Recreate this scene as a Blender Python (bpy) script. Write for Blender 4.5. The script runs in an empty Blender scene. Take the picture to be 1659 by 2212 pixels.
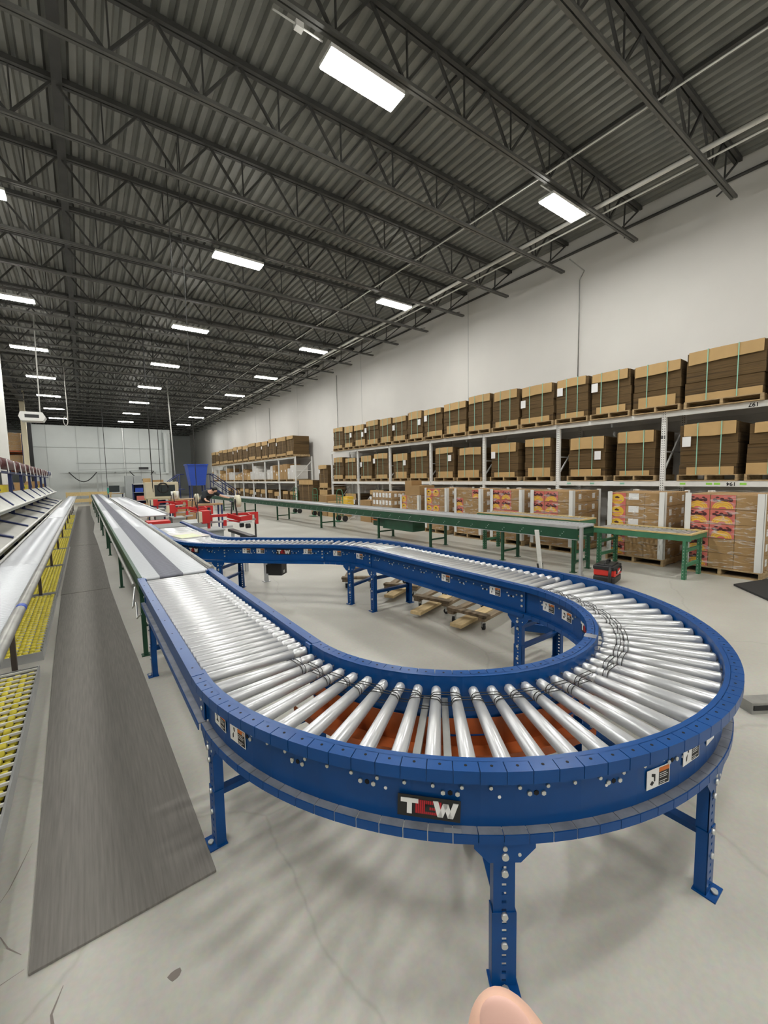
import bpy, bmesh, math, random
from mathutils import Vector, Matrix
random.seed(7)
S = bpy.context.scene
COL = S.collection
PI = math.pi
R_ = math.radians

# ------------------------------------------------------------------ camera
H = 1.8
F_PX, YAW, PITCH, ROLL = 898.08, 0.6225, 0.086864, -0.0196512
cam_d = bpy.data.cameras.new('camera'); cam = bpy.data.objects.new('camera', cam_d); COL.objects.link(cam)
cam_d.sensor_fit = 'HORIZONTAL'; cam_d.sensor_width = 36.0; cam_d.lens = F_PX / 1659 * 36.0
cam_d.clip_start = 0.01; cam_d.clip_end = 200
Fw = Vector((math.sin(YAW)*math.cos(PITCH), math.cos(YAW)*math.cos(PITCH), -math.sin(PITCH)))
Rt = Vector((math.cos(YAW), -math.sin(YAW), 0)); Up = Rt.cross(Fw)
R2 = math.cos(ROLL)*Rt + math.sin(ROLL)*Up; U2 = -math.sin(ROLL)*Rt + math.cos(ROLL)*Up
M4 = Matrix(((R2.x, U2.x, -Fw.x, 0), (R2.y, U2.y, -Fw.y, 0), (R2.z, U2.z, -Fw.z, H), (0, 0, 0, 1)))
cam.matrix_world = M4
S.camera = cam

# ------------------------------------------------------------------ light / exposure
LAMP_STRENGTH = 62.0
w = bpy.data.worlds.new('world'); S.world = w; w.use_nodes = True
w.node_tree.nodes['Background'].inputs[0].default_value = (0.8, 0.87, 1.0, 1)
w.node_tree.nodes['Background'].inputs[1].default_value = 0.25
S.view_settings.view_transform = 'Standard'; S.view_settings.look = 'None'
S.view_settings.gamma = 1; S.view_settings.use_curve_mapping = False
S.view_settings.exposure = 0.78
S.cycles.use_denoising = True
S.cycles.max_bounces = 8; S.cycles.diffuse_bounces = 5; S.cycles.glossy_bounces = 4
S.cycles.transparent_max_bounces = 12
S.cycles.sample_clamp_indirect = 6

# ------------------------------------------------------------------ materials
def mat(name, c, rough=0.6, metal=0.0, noise=0.0, nscale=8.0, bump=0.0, emit=0, spec=0.5, stretch=None, c2=None):
    m = bpy.data.materials.new(name); m.use_nodes = True
    nt = m.node_tree; b = nt.nodes['Principled BSDF']
    b.inputs['Base Color'].default_value = (*c, 1); b.inputs['Roughness'].default_value = rough
    b.inputs['Metallic'].default_value = metal; b.inputs['Specular IOR Level'].default_value = spec
    if emit:
        b.inputs['Emission Color'].default_value = (*c, 1); b.inputs['Emission Strength'].default_value = emit
    if noise or bump or c2:
        tc = nt.nodes.new('ShaderNodeTexCoord'); mp = nt.nodes.new('ShaderNodeMapping')
        nt.links.new(tc.outputs['Object'], mp.inputs[0])
        if stretch: mp.inputs['Scale'].default_value = stretch
        n = nt.nodes.new('ShaderNodeTexNoise'); n.inputs['Scale'].default_value = nscale; n.inputs['Detail'].default_value = 6
        nt.links.new(mp.outputs[0], n.inputs['Vector'])
        cr = nt.nodes.new('ShaderNodeValToRGB')
        lo = c2 if c2 else tuple(max(0, x*(1-noise)) for x in c)
        hi = c if c2 else tuple(min(1, x*(1+noise)) for x in c)
        cr.color_ramp.elements[0].position = 0.3; cr.color_ramp.elements[1].position = 0.7
        cr.color_ramp.elements[0].color = (*lo, 1); cr.color_ramp.elements[1].color = (*hi, 1)
        nt.links.new(n.outputs['Fac'], cr.inputs[0]); nt.links.new(cr.outputs[0], b.inputs['Base Color'])
        if bump:
            bp = nt.nodes.new('ShaderNodeBump'); bp.inputs['Strength'].default_value = bump; bp.inputs['Distance'].default_value = 0.01
            nt.links.new(n.outputs['Fac'], bp.inputs['Height']); nt.links.new(bp.outputs[0], b.inputs['Normal'])
    return m

def floor_material():
    m = bpy.data.materials.new('concrete'); m.use_nodes = True
    nt = m.node_tree; b = nt.nodes['Principled BSDF']; L = nt.links.new
    tc = nt.nodes.new('ShaderNodeTexCoord')
    n1 = nt.nodes.new('ShaderNodeTexNoise'); n1.inputs['Scale'].default_value = 0.9; n1.inputs['Detail'].default_value = 8
    n2 = nt.nodes.new('ShaderNodeTexNoise'); n2.inputs['Scale'].default_value = 40; n2.inputs['Detail'].default_value = 4
    L(tc.outputs['Object'], n1.inputs['Vector']); L(tc.outputs['Object'], n2.inputs['Vector'])
    cr = nt.nodes.new('ShaderNodeValToRGB'); cr.color_ramp.elements[0].position = 0.3; cr.color_ramp.elements[1].position = 0.72
    cr.color_ramp.elements[0].color = (0.42, 0.405, 0.355, 1); cr.color_ramp.elements[1].color = (0.56, 0.55, 0.495, 1)
    L(n1.outputs['Fac'], cr.inputs[0])
    mx = nt.nodes.new('ShaderNodeMixRGB'); mx.blend_type = 'MULTIPLY'; mx.inputs[0].default_value = 0.25
    L(cr.outputs[0], mx.inputs[1]); L(n2.outputs['Color'], mx.inputs[2])
    # thin wandering cracks
    n3 = nt.nodes.new('ShaderNodeTexNoise'); n3.inputs['Scale'].default_value = 1.7; n3.inputs['Detail'].default_value = 5
    L(tc.outputs['Object'], n3.inputs['Vector'])
    ad = nt.nodes.new('ShaderNodeMixRGB'); ad.blend_type = 'ADD'; ad.inputs[0].default_value = 0.3
    L(tc.outputs['Object'], ad.inputs[1]); L(n3.outputs['Color'], ad.inputs[2])
    v = nt.nodes.new('ShaderNodeTexVoronoi'); v.feature = 'DISTANCE_TO_EDGE'; v.inputs['Scale'].default_value = 0.3
    L(ad.outputs[0], v.inputs['Vector'])
    c2 = nt.nodes.new('ShaderNodeValToRGB'); c2.color_ramp.elements[0].position = 0.0; c2.color_ramp.elements[1].position = 0.0012
    c2.color_ramp.elements[0].color = (0.86, 0.85, 0.84, 1); c2.color_ramp.elements[1].color = (1, 1, 1, 1)
    L(v.outputs['Distance'], c2.inputs[0])
    m2 = nt.nodes.new('ShaderNodeMixRGB'); m2.blend_type = 'MULTIPLY'; m2.inputs[0].default_value = 1
    L(mx.outputs[0], m2.inputs[1]); L(c2.outputs[0], m2.inputs[2]); L(m2.outputs[0], b.inputs['Base Color'])
    rr = nt.nodes.new('ShaderNodeMapRange'); rr.inputs[3].default_value = 0.3; rr.inputs[4].default_value = 0.5
    L(n1.outputs['Fac'], rr.inputs[0]); L(rr.outputs[0], b.inputs['Roughness'])
    return m

def cardboard_edges():   # stacked sheet edges: fine horizontal layering
    m = bpy.data.materials.new('corrugated_edges'); m.use_nodes = True
    nt = m.node_tree; b = nt.nodes['Principled BSDF']; L = nt.links.new
    tc = nt.nodes.new('ShaderNodeTexCoord'); mp = nt.nodes.new('ShaderNodeMapping'); mp.inputs['Scale'].default_value = (1.2, 1.2, 60)
    L(tc.outputs['Object'], mp.inputs[0])
    n = nt.nodes.new('ShaderNodeTexNoise'); n.inputs['Scale'].default_value = 2; n.inputs['Detail'].default_value = 3
    L(mp.outputs[0], n.inputs['Vector'])
    mp2 = nt.nodes.new('ShaderNodeMapping'); mp2.inputs['Scale'].default_value = (0.15, 0.15, 7); L(tc.outputs['Object'], mp2.inputs[0])
    n2 = nt.nodes.new('ShaderNodeTexNoise'); n2.inputs['Scale'].default_value = 1.5; n2.inputs['Detail'].default_value = 1; L(mp2.outputs[0], n2.inputs['Vector'])
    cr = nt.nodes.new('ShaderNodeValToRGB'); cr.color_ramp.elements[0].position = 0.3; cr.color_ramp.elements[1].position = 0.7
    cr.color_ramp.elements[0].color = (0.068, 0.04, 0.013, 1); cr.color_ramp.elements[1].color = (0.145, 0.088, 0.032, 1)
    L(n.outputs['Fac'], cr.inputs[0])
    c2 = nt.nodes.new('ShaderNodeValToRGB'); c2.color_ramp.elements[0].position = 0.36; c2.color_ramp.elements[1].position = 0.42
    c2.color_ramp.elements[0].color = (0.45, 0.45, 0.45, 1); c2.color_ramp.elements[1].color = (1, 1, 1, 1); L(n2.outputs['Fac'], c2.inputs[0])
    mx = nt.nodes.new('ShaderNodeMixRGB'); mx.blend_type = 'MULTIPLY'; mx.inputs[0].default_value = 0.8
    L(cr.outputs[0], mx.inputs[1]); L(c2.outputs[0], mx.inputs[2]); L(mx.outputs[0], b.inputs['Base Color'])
    b.inputs['Roughness'].default_value = 0.9
    return m

def perforated():        # white upright with two columns of dark slots
    m = bpy.data.materials.new('perforated_white'); m.use_nodes = True
    nt = m.node_tree; b = nt.nodes['Principled BSDF']; L = nt.links.new
    tc = nt.nodes.new('ShaderNodeTexCoord'); sp = nt.nodes.new('ShaderNodeSeparateXYZ'); L(tc.outputs['Object'], sp.inputs[0])
    def mth(op, a, bb=None):
        x = nt.nodes.new('ShaderNodeMath'); x.operation = op
        for i, q in enumerate((a, bb)):
            if q is None: continue
            if isinstance(q, (int, float)): x.inputs[i].default_value = q
            else: L(q, x.inputs[i])
        return x.outputs[0]
    z = mth('FRACT', mth('DIVIDE', sp.outputs[2], 0.05)); zz = mth('LESS_THAN', mth('ABSOLUTE', mth('SUBTRACT', z, 0.5)), 0.2)
    yy = mth('LESS_THAN', mth('ABSOLUTE', mth('SUBTRACT', mth('ABSOLUTE', sp.outputs[1]), 0.02)), 0.007)
    k = mth('MULTIPLY', zz, yy)
    mx = nt.nodes.new('ShaderNodeMixRGB'); L(k, mx.inputs[0]); mx.inputs[1].default_value = (0.78, 0.78, 0.75, 1); mx.inputs[2].default_value = (0.05, 0.05, 0.05, 1)
    L(mx.outputs[0], b.inputs['Base Color']); b.inputs['Roughness'].default_value = 0.5
    return m

def film():
    m = bpy.data.materials.new('stretch_film'); m.use_nodes = True
    nt = m.node_tree; b = nt.nodes['Principled BSDF']; L = nt.links.new
    b.inputs['Base Color'].default_value = (0.9, 0.9, 0.88, 1); b.inputs['Roughness'].default_value = 0.15
    tc = nt.nodes.new('ShaderNodeTexCoord'); mp = nt.nodes.new('ShaderNodeMapping'); mp.inputs['Scale'].default_value = (3, 3, 14); L(tc.outputs['Object'], mp.inputs[0])
    n = nt.nodes.new('ShaderNodeTexNoise'); n.inputs['Scale'].default_value = 1.4; n.inputs['Detail'].default_value = 5; n.inputs['Distortion'].default_value = 1.2
    L(mp.outputs[0], n.inputs['Vector'])
    mr = nt.nodes.new('ShaderNodeMapRange'); mr.inputs[1].default_value = 0.52; mr.inputs[2].default_value = 0.72; mr.inputs[3].default_value = 0.0; mr.inputs[4].default_value = 0.5  # glossy highlights of the film painted in as white alpha streaks
    L(n.outputs['Fac'], mr.inputs[0]); L(mr.outputs[0], b.inputs['Alpha'])
    bp = nt.nodes.new('ShaderNodeBump'); bp.inputs['Strength'].default_value = 0.7; bp.inputs['Distance'].default_value = 0.03
    L(n.outputs['Fac'], bp.inputs['Height']); L(bp.outputs[0], b.inputs['Normal'])
    return m

M = dict(
    floor=floor_material(), edges=cardboard_edges(), perf=perforated(), film=film(),
    wall=mat('white_wall_paint', (0.74, 0.725, 0.69), 0.8, noise=0.03, nscale=0.7),
    gwall=mat('grey_panel', (0.47, 0.5, 0.49), 0.6, noise=0.06, nscale=0.6),
    dwall=mat('dark_wall', (0.12, 0.12, 0.11), 0.8, noise=0.1),
    deck=mat('roof_deck', (0.225, 0.228, 0.21), 0.55, 0.2, noise=0.15, nscale=1.5),
    chord=mat('grey_chord_steel', (0.12, 0.12, 0.11), 0.5, 0.2, noise=0.2, nscale=3),
    bsteel=mat('brown_steel', (0.06, 0.045, 0.035), 0.6),
    steel=mat('dark_joist_steel', (0.06, 0.06, 0.056), 0.6, 0.1, noise=0.2, nscale=3),
    pipe=mat('pale_pipe', (0.72, 0.72, 0.68), 0.45, 0.2),
    white=mat('white_paint', (0.78, 0.78, 0.75), 0.5, noise=0.03, nscale=3),
    cream=mat('cream_panel', (0.62, 0.56, 0.4), 0.6),
    blue=mat('blue_powder_coat', (0.001, 0.056, 0.22), 0.32, 0.0, noise=0.08, nscale=5, spec=0.3),
    blued=mat('blue_dusty_flange', (0.2, 0.21, 0.24), 0.6, 0.1, noise=0.25, nscale=14),
    blue2=mat('bright_blue_plastic', (0.02, 0.07, 0.42), 0.4),
    navy=mat('navy_steel', (0.012, 0.025, 0.11), 0.5),
    dgreen=mat('dark_green_paint', (0.008, 0.06, 0.028), 0.45, noise=0.15, nscale=6),
    green=mat('green_paint', (0.05, 0.19, 0.1), 0.5, noise=0.15, nscale=6),
    zinc=mat('zinc', (0.62, 0.63, 0.61), 0.38, 0.75, noise=0.08, nscale=12),
    roller=mat('roller_zinc', (0.58, 0.59, 0.6), 0.31, 0.52),
    roller2=mat('dull_roller', (0.52, 0.54, 0.565), 0.42, 0.35),
    worn=mat('worn_roller', (0.17, 0.175, 0.21), 0.45, 0.35, noise=0.15, nscale=14),
    galv=mat('galvanised_rail', (0.33, 0.33, 0.31), 0.45, 0.45, noise=0.15, nscale=7),
    alum=mat('pale_aluminium', (0.56, 0.57, 0.58), 0.35, 0.6, noise=0.08, nscale=5),
    orange=mat('orange_guard', (0.38, 0.085, 0.018), 0.5, noise=0.25, nscale=8),
    black=mat('black_plastic', (0.015, 0.015, 0.016), 0.45),
    hole=mat('dark_hole', (0.004, 0.004, 0.006), 0.9),
    rubber=mat('black_rubber', (0.02, 0.02, 0.02), 0.7),
    mat_=mat('grey_mat_rubber', (0.17, 0.16, 0.143), 0.85, noise=0.16, nscale=3.0, bump=0.25, stretch=(30, 1.2, 1)),
    yellow=mat('yellow_wheel', (0.66, 0.56, 0.045), 0.5, noise=0.15, nscale=10),
    yrail=mat('yellow_rail_paint', (0.56, 0.42, 0.19), 0.5, noise=0.12, nscale=8),
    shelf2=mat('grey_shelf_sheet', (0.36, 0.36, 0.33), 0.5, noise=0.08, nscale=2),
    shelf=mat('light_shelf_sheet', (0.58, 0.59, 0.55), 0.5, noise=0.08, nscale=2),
    maroon=mat('maroon_cover', (0.1, 0.03, 0.03), 0.55, noise=0.3, nscale=3),
    red=mat('red_paint', (0.5, 0.018, 0.018), 0.4), redp=mat('red_plastic', (0.62, 0.03, 0.02), 0.4),
    card=mat('cardboard', (0.37, 0.23, 0.1), 0.85, noise=0.1, nscale=2.5),
    kraft=mat('kraft_flap', (0.48, 0.315, 0.135), 0.8, noise=0.08, nscale=2.5),
    strap=mat('green_strap', (0.27, 0.55, 0.42), 0.4),
    wood=mat('pallet_wood', (0.4, 0.285, 0.15), 0.85, noise=0.3, nscale=3, stretch=(2, 2, 8)),
    oldwood=mat('weathered_wood', (0.2, 0.15, 0.095), 0.85, noise=0.3, nscale=4, stretch=(1, 6, 6)),
    newwood=mat('pale_plank', (0.56, 0.42, 0.22), 0.8, noise=0.15, nscale=4, stretch=(1, 6, 6)),
    paper=mat('white_paper', (0.8, 0.8, 0.79), 0.7), ink=mat('black_ink', (0.012, 0.012, 0.012), 0.6),
    lorange=mat('label_orange', (0.62, 0.16, 0.02), 0.6), lred=mat('logo_red', (0.5, 0.01, 0.02), 0.5), ldred=mat('logo_dark_red', (0.16, 0.004, 0.008), 0.5),
    print_=mat('pink_print', (0.6, 0.15, 0.12), 0.6), pyel=mat('print_yellow', (0.78, 0.5, 0.04), 0.6), pdark=mat('print_dark', (0.08, 0.02, 0.02), 0.6),
    lime=mat('lime_sticker', (0.3, 0.7, 0.08), 0.6), limepaper=mat('yellow_green_sheet', (0.6, 0.66, 0.24), 0.6, noise=0.25, nscale=5, c2=(0.7, 0.74, 0.62)),
    lens=mat('lamp_lens', (1.0, 0.985, 0.94), 0.5, emit=LAMP_STRENGTH),
    screen=mat('dark_screen', (0.02, 0.03, 0.03), 0.2), teal=mat('teal_plastic', (0.03, 0.3, 0.22), 0.5),
    skin=mat('skin', (0.76, 0.47, 0.35), 0.5, noise=0.06, nscale=60, bump=0.1), nail=mat('nail', (0.8, 0.5, 0.42), 0.35),
    cloth=mat('dark_shirt', (0.02, 0.024, 0.03), 0.9), pants=mat('dark_trousers', (0.05, 0.055, 0.065), 0.9), hair=mat('dark_hair', (0.02, 0.015, 0.01), 0.8),
    tape=mat('clear_tape_roll', (0.68, 0.64, 0.48), 0.35), clear=mat('cloudy_plastic', (0.66, 0.64, 0.6), 0.3),
    greyp=mat('grey_machine', (0.33, 0.35, 0.34), 0.5), benchw=mat('bench_wood', (0.38, 0.23, 0.11), 0.6, noise=0.1),
    cable=mat('black_cable', (0.012, 0.012, 0.012), 0.6), belt=mat('grey_belt', (0.2, 0.205, 0.2), 0.7), crack=mat('floor_stain', (0.2, 0.17, 0.15), 0.7),
)
M['skin'].node_tree.nodes['Principled BSDF'].inputs['Subsurface Weight'].default_value = 0.15
M['skin'].node_tree.nodes['Principled BSDF'].inputs['Subsurface Radius'].default_value = (0.01, 0.004, 0.002)

# ------------------------------------------------------------------ mesh helpers
class MB:
    def __init__(s): s.v = []; s.f = []; s.m = []; s.sm = []
    def add(s, vs, fs, mi=0, smooth=False):
        o = len(s.v); s.v += [tuple(q) for q in vs]
        for f in fs: s.f.append(tuple(i+o for i in f)); s.m.append(mi); s.sm.append(smooth)
        return s
    def b(s, x0, x1, y0, y1, z0, z1, mi=0, T=None):
        vs = [Vector((x, y, z)) for z in (z0, z1) for (x, y) in ((x0, y0), (x1, y0), (x1, y1), (x0, y1))]
        if T is not None: vs = [T @ q for q in vs]
        return s.add(vs, [(0, 3, 2, 1), (4, 5, 6, 7), (0, 1, 5, 4), (1, 2, 6, 5), (2, 3, 7, 6), (3, 0, 4, 7)], mi)
    def cyl(s, p0, p1, r0, r1=None, n=12, mi=0, caps=True, smooth=True):
        return s.turn(p0, p1, [(0, r0), (1, r0 if r1 is None else r1)], n, mi, caps, smooth)
    def turn(s, p0, p1, prof, n=12, mi=0, caps=True, smooth=True, mis=None):
        p0 = Vector(p0); p1 = Vector(p1); d = p1-p0; a = d.normalized()
        u = a.orthogonal().normalized()
        if abs(a.z) < 0.5: u = Vector((0, 0, 1)); u = (u-a*u.dot(a)).normalized()
        w_ = a.cross(u); o = len(s.v)
        for (t, r) in prof:
            for i in range(n):
                q = 2*PI*i/n; s.v.append(tuple(p0+d*t+(u*math.cos(q)+w_*math.sin(q))*r))
        for k in range(len(prof)-1):
            for i in range(n):
                j = (i+1) % n; s.f.append((o+k*n+i, o+k*n+j, o+(k+1)*n+j, o+(k+1)*n+i)); s.m.append(mis[k] if mis else mi); s.sm.append(smooth)
        if caps:
            s.f.append(tuple(o+i for i in range(n))[::-1]); s.m.append(mi); s.sm.append(False)
            k = (len(prof)-1)*n; s.f.append(tuple(o+k+i for i in range(n))); s.m.append(mi); s.sm.append(False)
        return s
    def bar(s, p0, p1, w_=0.03, h=0.03, mi=0):     # square bar between two points
        p0 = Vector(p0); p1 = Vector(p1); a = (p1-p0).normalized()
        z = Vector((0, 0, 1)) if abs(a.z) < 0.95 else Vector((0, 1, 0))
        x = a.cross(z).normalized(); y = x.cross(a)
        vs = [p+x*i*w_/2+y*j*h/2 for p in (p0, p1) for (i, j) in ((-1, -1), (1, -1), (1, 1), (-1, 1))]
        return s.add(vs, [(0, 3, 2, 1), (4, 5, 6, 7), (0, 1, 5, 4), (1, 2, 6, 5), (2, 3, 7, 6), (3, 0, 4, 7)], mi)
    def tube(s, pts, r, n=8, mi=0, closed=False):
        P = [Vector(p) for p in pts]; m = len(P); o = len(s.v); u = None
        for i, p in enumerate(P):
            a = (P[(i+1) % m]-P[i-1]) if closed else (P[min(i+1, m-1)]-P[max(i-1, 0)])
            a.normalize()
            if u is None: u = a.orthogonal().normalized()
            u = (u-a*u.dot(a)).normalized(); w_ = a.cross(u)
            for k in range(n):
                q = 2*PI*k/n; s.v.append(tuple(p+(u*math.cos(q)+w_*math.sin(q))*r))
        for i in range(m if closed else m-1):
            j = (i+1) % m
            for k in range(n):
                l = (k+1) % n; s.f.append((o+i*n+k, o+i*n+l, o+j*n+l, o+j*n+k)); s.m.append(mi); s.sm.append(True)
        if not closed:
            s.f.append(tuple(o+k for k in range(n))[::-1]); s.m.append(mi); s.sm.append(False)
            s.f.append(tuple(o+(m-1)*n+k for k in range(n))); s.m.append(mi); s.sm.append(False)
        return s
    def prism(s, poly, z0, z1, mi=0, T=None):      # poly in xy
        n = len(poly); vs = [Vector((x, y, z)) for z in (z0, z1) for x, y in poly]
        if T is not None: vs = [T @ q for q in vs]
        return s.add(vs, [tuple(range(n))[::-1], tuple(range(n, 2*n))]+[(i, (i+1) % n, (i+1) % n+n, i+n) for i in range(n)], mi)
    def obj(s, name, mats, parent=None, loc=(0, 0, 0), rz=0, bevel=0):
        me = bpy.data.meshes.new(name); me.from_pydata(s.v, [], s.f)
        for q in (mats if isinstance(mats, (list, tuple)) else [mats]): me.materials.append(M[q] if isinstance(q, str) else q)
        me.polygons.foreach_set('material_index', s.m); me.polygons.foreach_set('use_smooth', s.sm); me.update()
        bm = bmesh.new(); bm.from_mesh(me); bmesh.ops.recalc_face_normals(bm, faces=bm.faces); bm.to_mesh(me); bm.free()
        o = bpy.data.objects.new(name, me); COL.objects.link(o); o.location = loc; o.rotation_euler = (0, 0, rz)
        if parent: o.parent = parent
        if bevel:
            md = o.modifiers.new('bevel', 'BEVEL'); md.width = bevel; md.segments = 2; md.limit_method = 'ANGLE'
        return o

def thing(name, label, cat, loc=(0, 0, 0), rz=0, group=None):
    o = bpy.data.objects.new(name, None); COL.objects.link(o); o.location = loc; o.rotation_euler = (0, 0, rz)
    o.empty_display_size = 0.1
    return tag(o, label, cat, group)
def tag(o, label, cat, group=None):
    o['label'] = label; o['category'] = cat
    if group: o['group'] = group
    return o
def struct(o): o['kind'] = 'structure'; return o
def dup(src, parent=None, loc=None, rz=None):
    c = src.copy(); COL.objects.link(c)
    if parent: c.parent = parent
    if loc is not None: c.location = loc
    if rz is not None: c.rotation_euler = (0, 0, rz)
    return c
def dup_tree(src, loc, rz=0, label=None, group=None):
    r = dup(src, None, loc, rz)
    if label: r['label'] = label
    if group: r['group'] = group
    for ch in list(src.children):
        c = dup(ch, r)
        for g in list(ch.children): dup(g, c)
    return r
def text_mesh(name, body, size, matn, T, parent=None, depth=0.0008, scale_x=1.0):
    cu = bpy.data.curves.new('lettering_curve', 'FONT'); cu.body = body; cu.size = size; cu.extrude = depth; cu.align_x = 'CENTER'; cu.align_y = 'CENTER'
    cu.offset = size*0.02
    o = bpy.data.objects.new('lettering_tmp', cu); COL.objects.link(o)
    dg = bpy.context.evaluated_depsgraph_get(); dg.update()
    me = bpy.data.meshes.new_from_object(o.evaluated_get(dg)); bpy.data.objects.remove(o); bpy.data.curves.remove(cu)
    me.materials.clear(); me.materials.append(M[matn]); me.name = name
    me.transform(T @ Matrix.Diagonal((scale_x, 1, 1, 1)))
    o = bpy.data.objects.new(name, me); COL.objects.link(o)
    if parent: o.parent = parent
    return o

ORD = ['first', 'second', 'third', 'fourth', 'fifth', 'sixth', 'seventh', 'eighth', 'ninth', 'tenth', 'eleventh', 'twelfth', 'thirteenth',
       'fourteenth', 'fifteenth', 'sixteenth', 'seventeenth', 'eighteenth', 'nineteenth', 'twentieth', 'twenty-first', 'twenty-second',
       'twenty-third', 'twenty-fourth', 'twenty-fifth', 'twenty-sixth', 'twenty-seventh', 'twenty-eighth', 'twenty-ninth', 'thirtieth',
       'thirty-first', 'thirty-second', 'thirty-third', 'thirty-fourth', 'thirty-fifth', 'thirty-sixth']

# ================================================================== SETTING
XW, ZD = 11.35, 8.1          # right wall, roof deck
XL, YB, YN = -16.0, 58.0, -8.0
struct(MB().b(XL, XW, YN, YB, -0.2, 0).obj('floor', 'floor'))
struct(MB().b(XW, XW+0.2, YN, YB, 0, ZD+0.3).obj('wall_right', 'wall'))
struct(MB().b(XL-0.2, XL, YN, YB, 0, ZD+0.3).obj('wall_left', 'dwall'))
struct(MB().b(XL, XW, YN-0.2, YN, 0, ZD+0.3).obj('wall_behind', 'wall'))
struct(MB().b(XL, XW, YB, YB+0.2, 0, ZD+0.3).obj('wall_back', 'gwall'))
# corrugated roof deck, ribs run along the hall
mb = MB(); x = XL; xs = []
while x < XW:
    xs += [(x, 0), (x+0.085, 0), (x+0.115, 0.07), (x+0.172, 0.07)]; x += 0.203
ys = (YN, YB); o = len(mb.v)
for (xx, dz) in xs:
    for yy in ys: mb.v.append((min(xx, XW), yy, ZD+dz))
for i in range(len(xs)-1):
    mb.f.append((2*i, 2*i+1, 2*i+3, 2*i+2)); mb.m.append(0); mb.sm.append(False)
struct(mb.obj('ceiling', 'deck'))
struct(MB().b(XL, XW, YN, YB, ZD+0.08, ZD+0.2).obj('ceiling_slab', 'dwall'))
# grey insulated partition closing the hall at y=42
struct(MB().b(-3.0, 6.55, 42.0, 42.2, 0, 6.28).obj('wall_partition', 'gwall'))
struct(MB().b(6.35, 6.55, 42.2, YB, 0, 6.28).obj('wall_partition_side', 'gwall'))
struct(MB().b(-3.35, -3.0, 41.9, 42.3, 0, 6.6).obj('trim_1', 'black'))
mb = MB()
for xx in (-2.2, -0.3, 1.2, 3.0, 4.1, 5.9): mb.b(xx, xx+0.035, 41.97, 42.0, 0, 6.28, mi=1)
for (x0, x1, z) in ((-3, 6.5, 4.55), (-0.4, 6.5, 3.3), (-1.5, 6.5, 2.5)): mb.b(x0, x1, 41.965, 42.0, z, z+0.03, mi=1)
mb.b(2.9, 2.94, 41.9, 41.97, 0, 6.28)
struct(mb.obj('trim_2', ['zinc', 'greyp']))
mb = MB()
mb.b(5.2, 6.1, 41.75, 42.0, 2.35, 2.5); mb.b(6.0, 6.25, 41.7, 42.0, 2.4, 6.0)
struct(mb.obj('trim_3', 'gwall'))
# wall panel joints on the right wall
mb = MB()
for yy in (10.5, 17.5, 25.0, 33, 41, 50): mb.b(XW-0.004, XW, yy, yy+0.012, 0, ZD)
struct(mb.obj('trim_4', 'greyp'))
mb = MB(); mb.cyl((XW-0.05, YN, ZD-0.32), (XW-0.05, YB, ZD-0.32), 0.035, n=8)
struct(mb.obj('trim_5', 'steel'))
# ceiling girders (deep beams running along the hall) and bridging
mb = MB(); mb.b(0.0, 0.14, YN, YB, ZD-0.12, ZD-0.005); mb.b(8.2, 8.28, YN, YB, ZD-0.07, ZD-0.005); mb.b(10.3, 10.36, YN, YB, ZD-0.06, ZD-0.005); mb.b(5.2, 5.26, YN, YB, ZD-0.05, ZD-0.005)
struct(mb.obj('trim_6', 'steel'))

# roof trusses
JY = [3.06+1.865*k for k in range(-2, 30)]
ZB = 7.27
def make_truss(i):
    y = JY[i]
    t = thing('roof_truss', '', 'roof truss', (0, y, 0), 0, 'open web roof trusses')
    return t
tc_ = MB(); tc_.b(-14, 11.25, -0.07, -0.012, ZD-0.09, ZD-0.012); tc_.b(-14, 11.25, 0.012, 0.07, ZD-0.09, ZD-0.012)
bc_ = MB(); bc_.b(-14, 11.12, -0.056, -0.01, ZB, ZB+0.05); bc_.b(-14, 11.12, 0.01, 0.056, ZB, ZB+0.05)
web = MB(); x = -13.2; P = 1.15
while x < 10.2:
    for dy in (0,):
        web.bar((x, dy, ZB+0.03), (x-P/2, dy, ZD-0.05), 0.036, 0.036); web.bar((x, dy, ZB+0.03), (x+P/2, dy, ZD-0.05), 0.036, 0.036)
        web.bar((x+0.04, dy, ZB+0.03), (x+0.04, dy, ZD-0.08), 0.022, 0.022)
    x += P
web.bar((10.3, 0, ZB), (11.2, 0, ZD-0.1), 0.03, 0.03); web.bar((10.5, 0, ZB), (10.55, 0, ZD-0.1), 0.025, 0.025); web.bar((10.6, 0.0, ZB+.02), (11.3, 0.35, ZB+0.3), 0.025, 0.025)
proto = None
for i, y in enumerate(JY):
    if y > YB-0.3: break
    if proto is None:
        proto = make_truss(i); tc_.obj('top_chord', 'steel', proto); bc_.obj('bottom_chord', 'chord', proto); web.obj('web_brace', 'steel', proto); t = proto
    else: t = dup_tree(proto, (0, y, 0))
    t['label'] = 'dark open-web steel roof truss, %s from the near end of the hall' % ORD[i]
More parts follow.
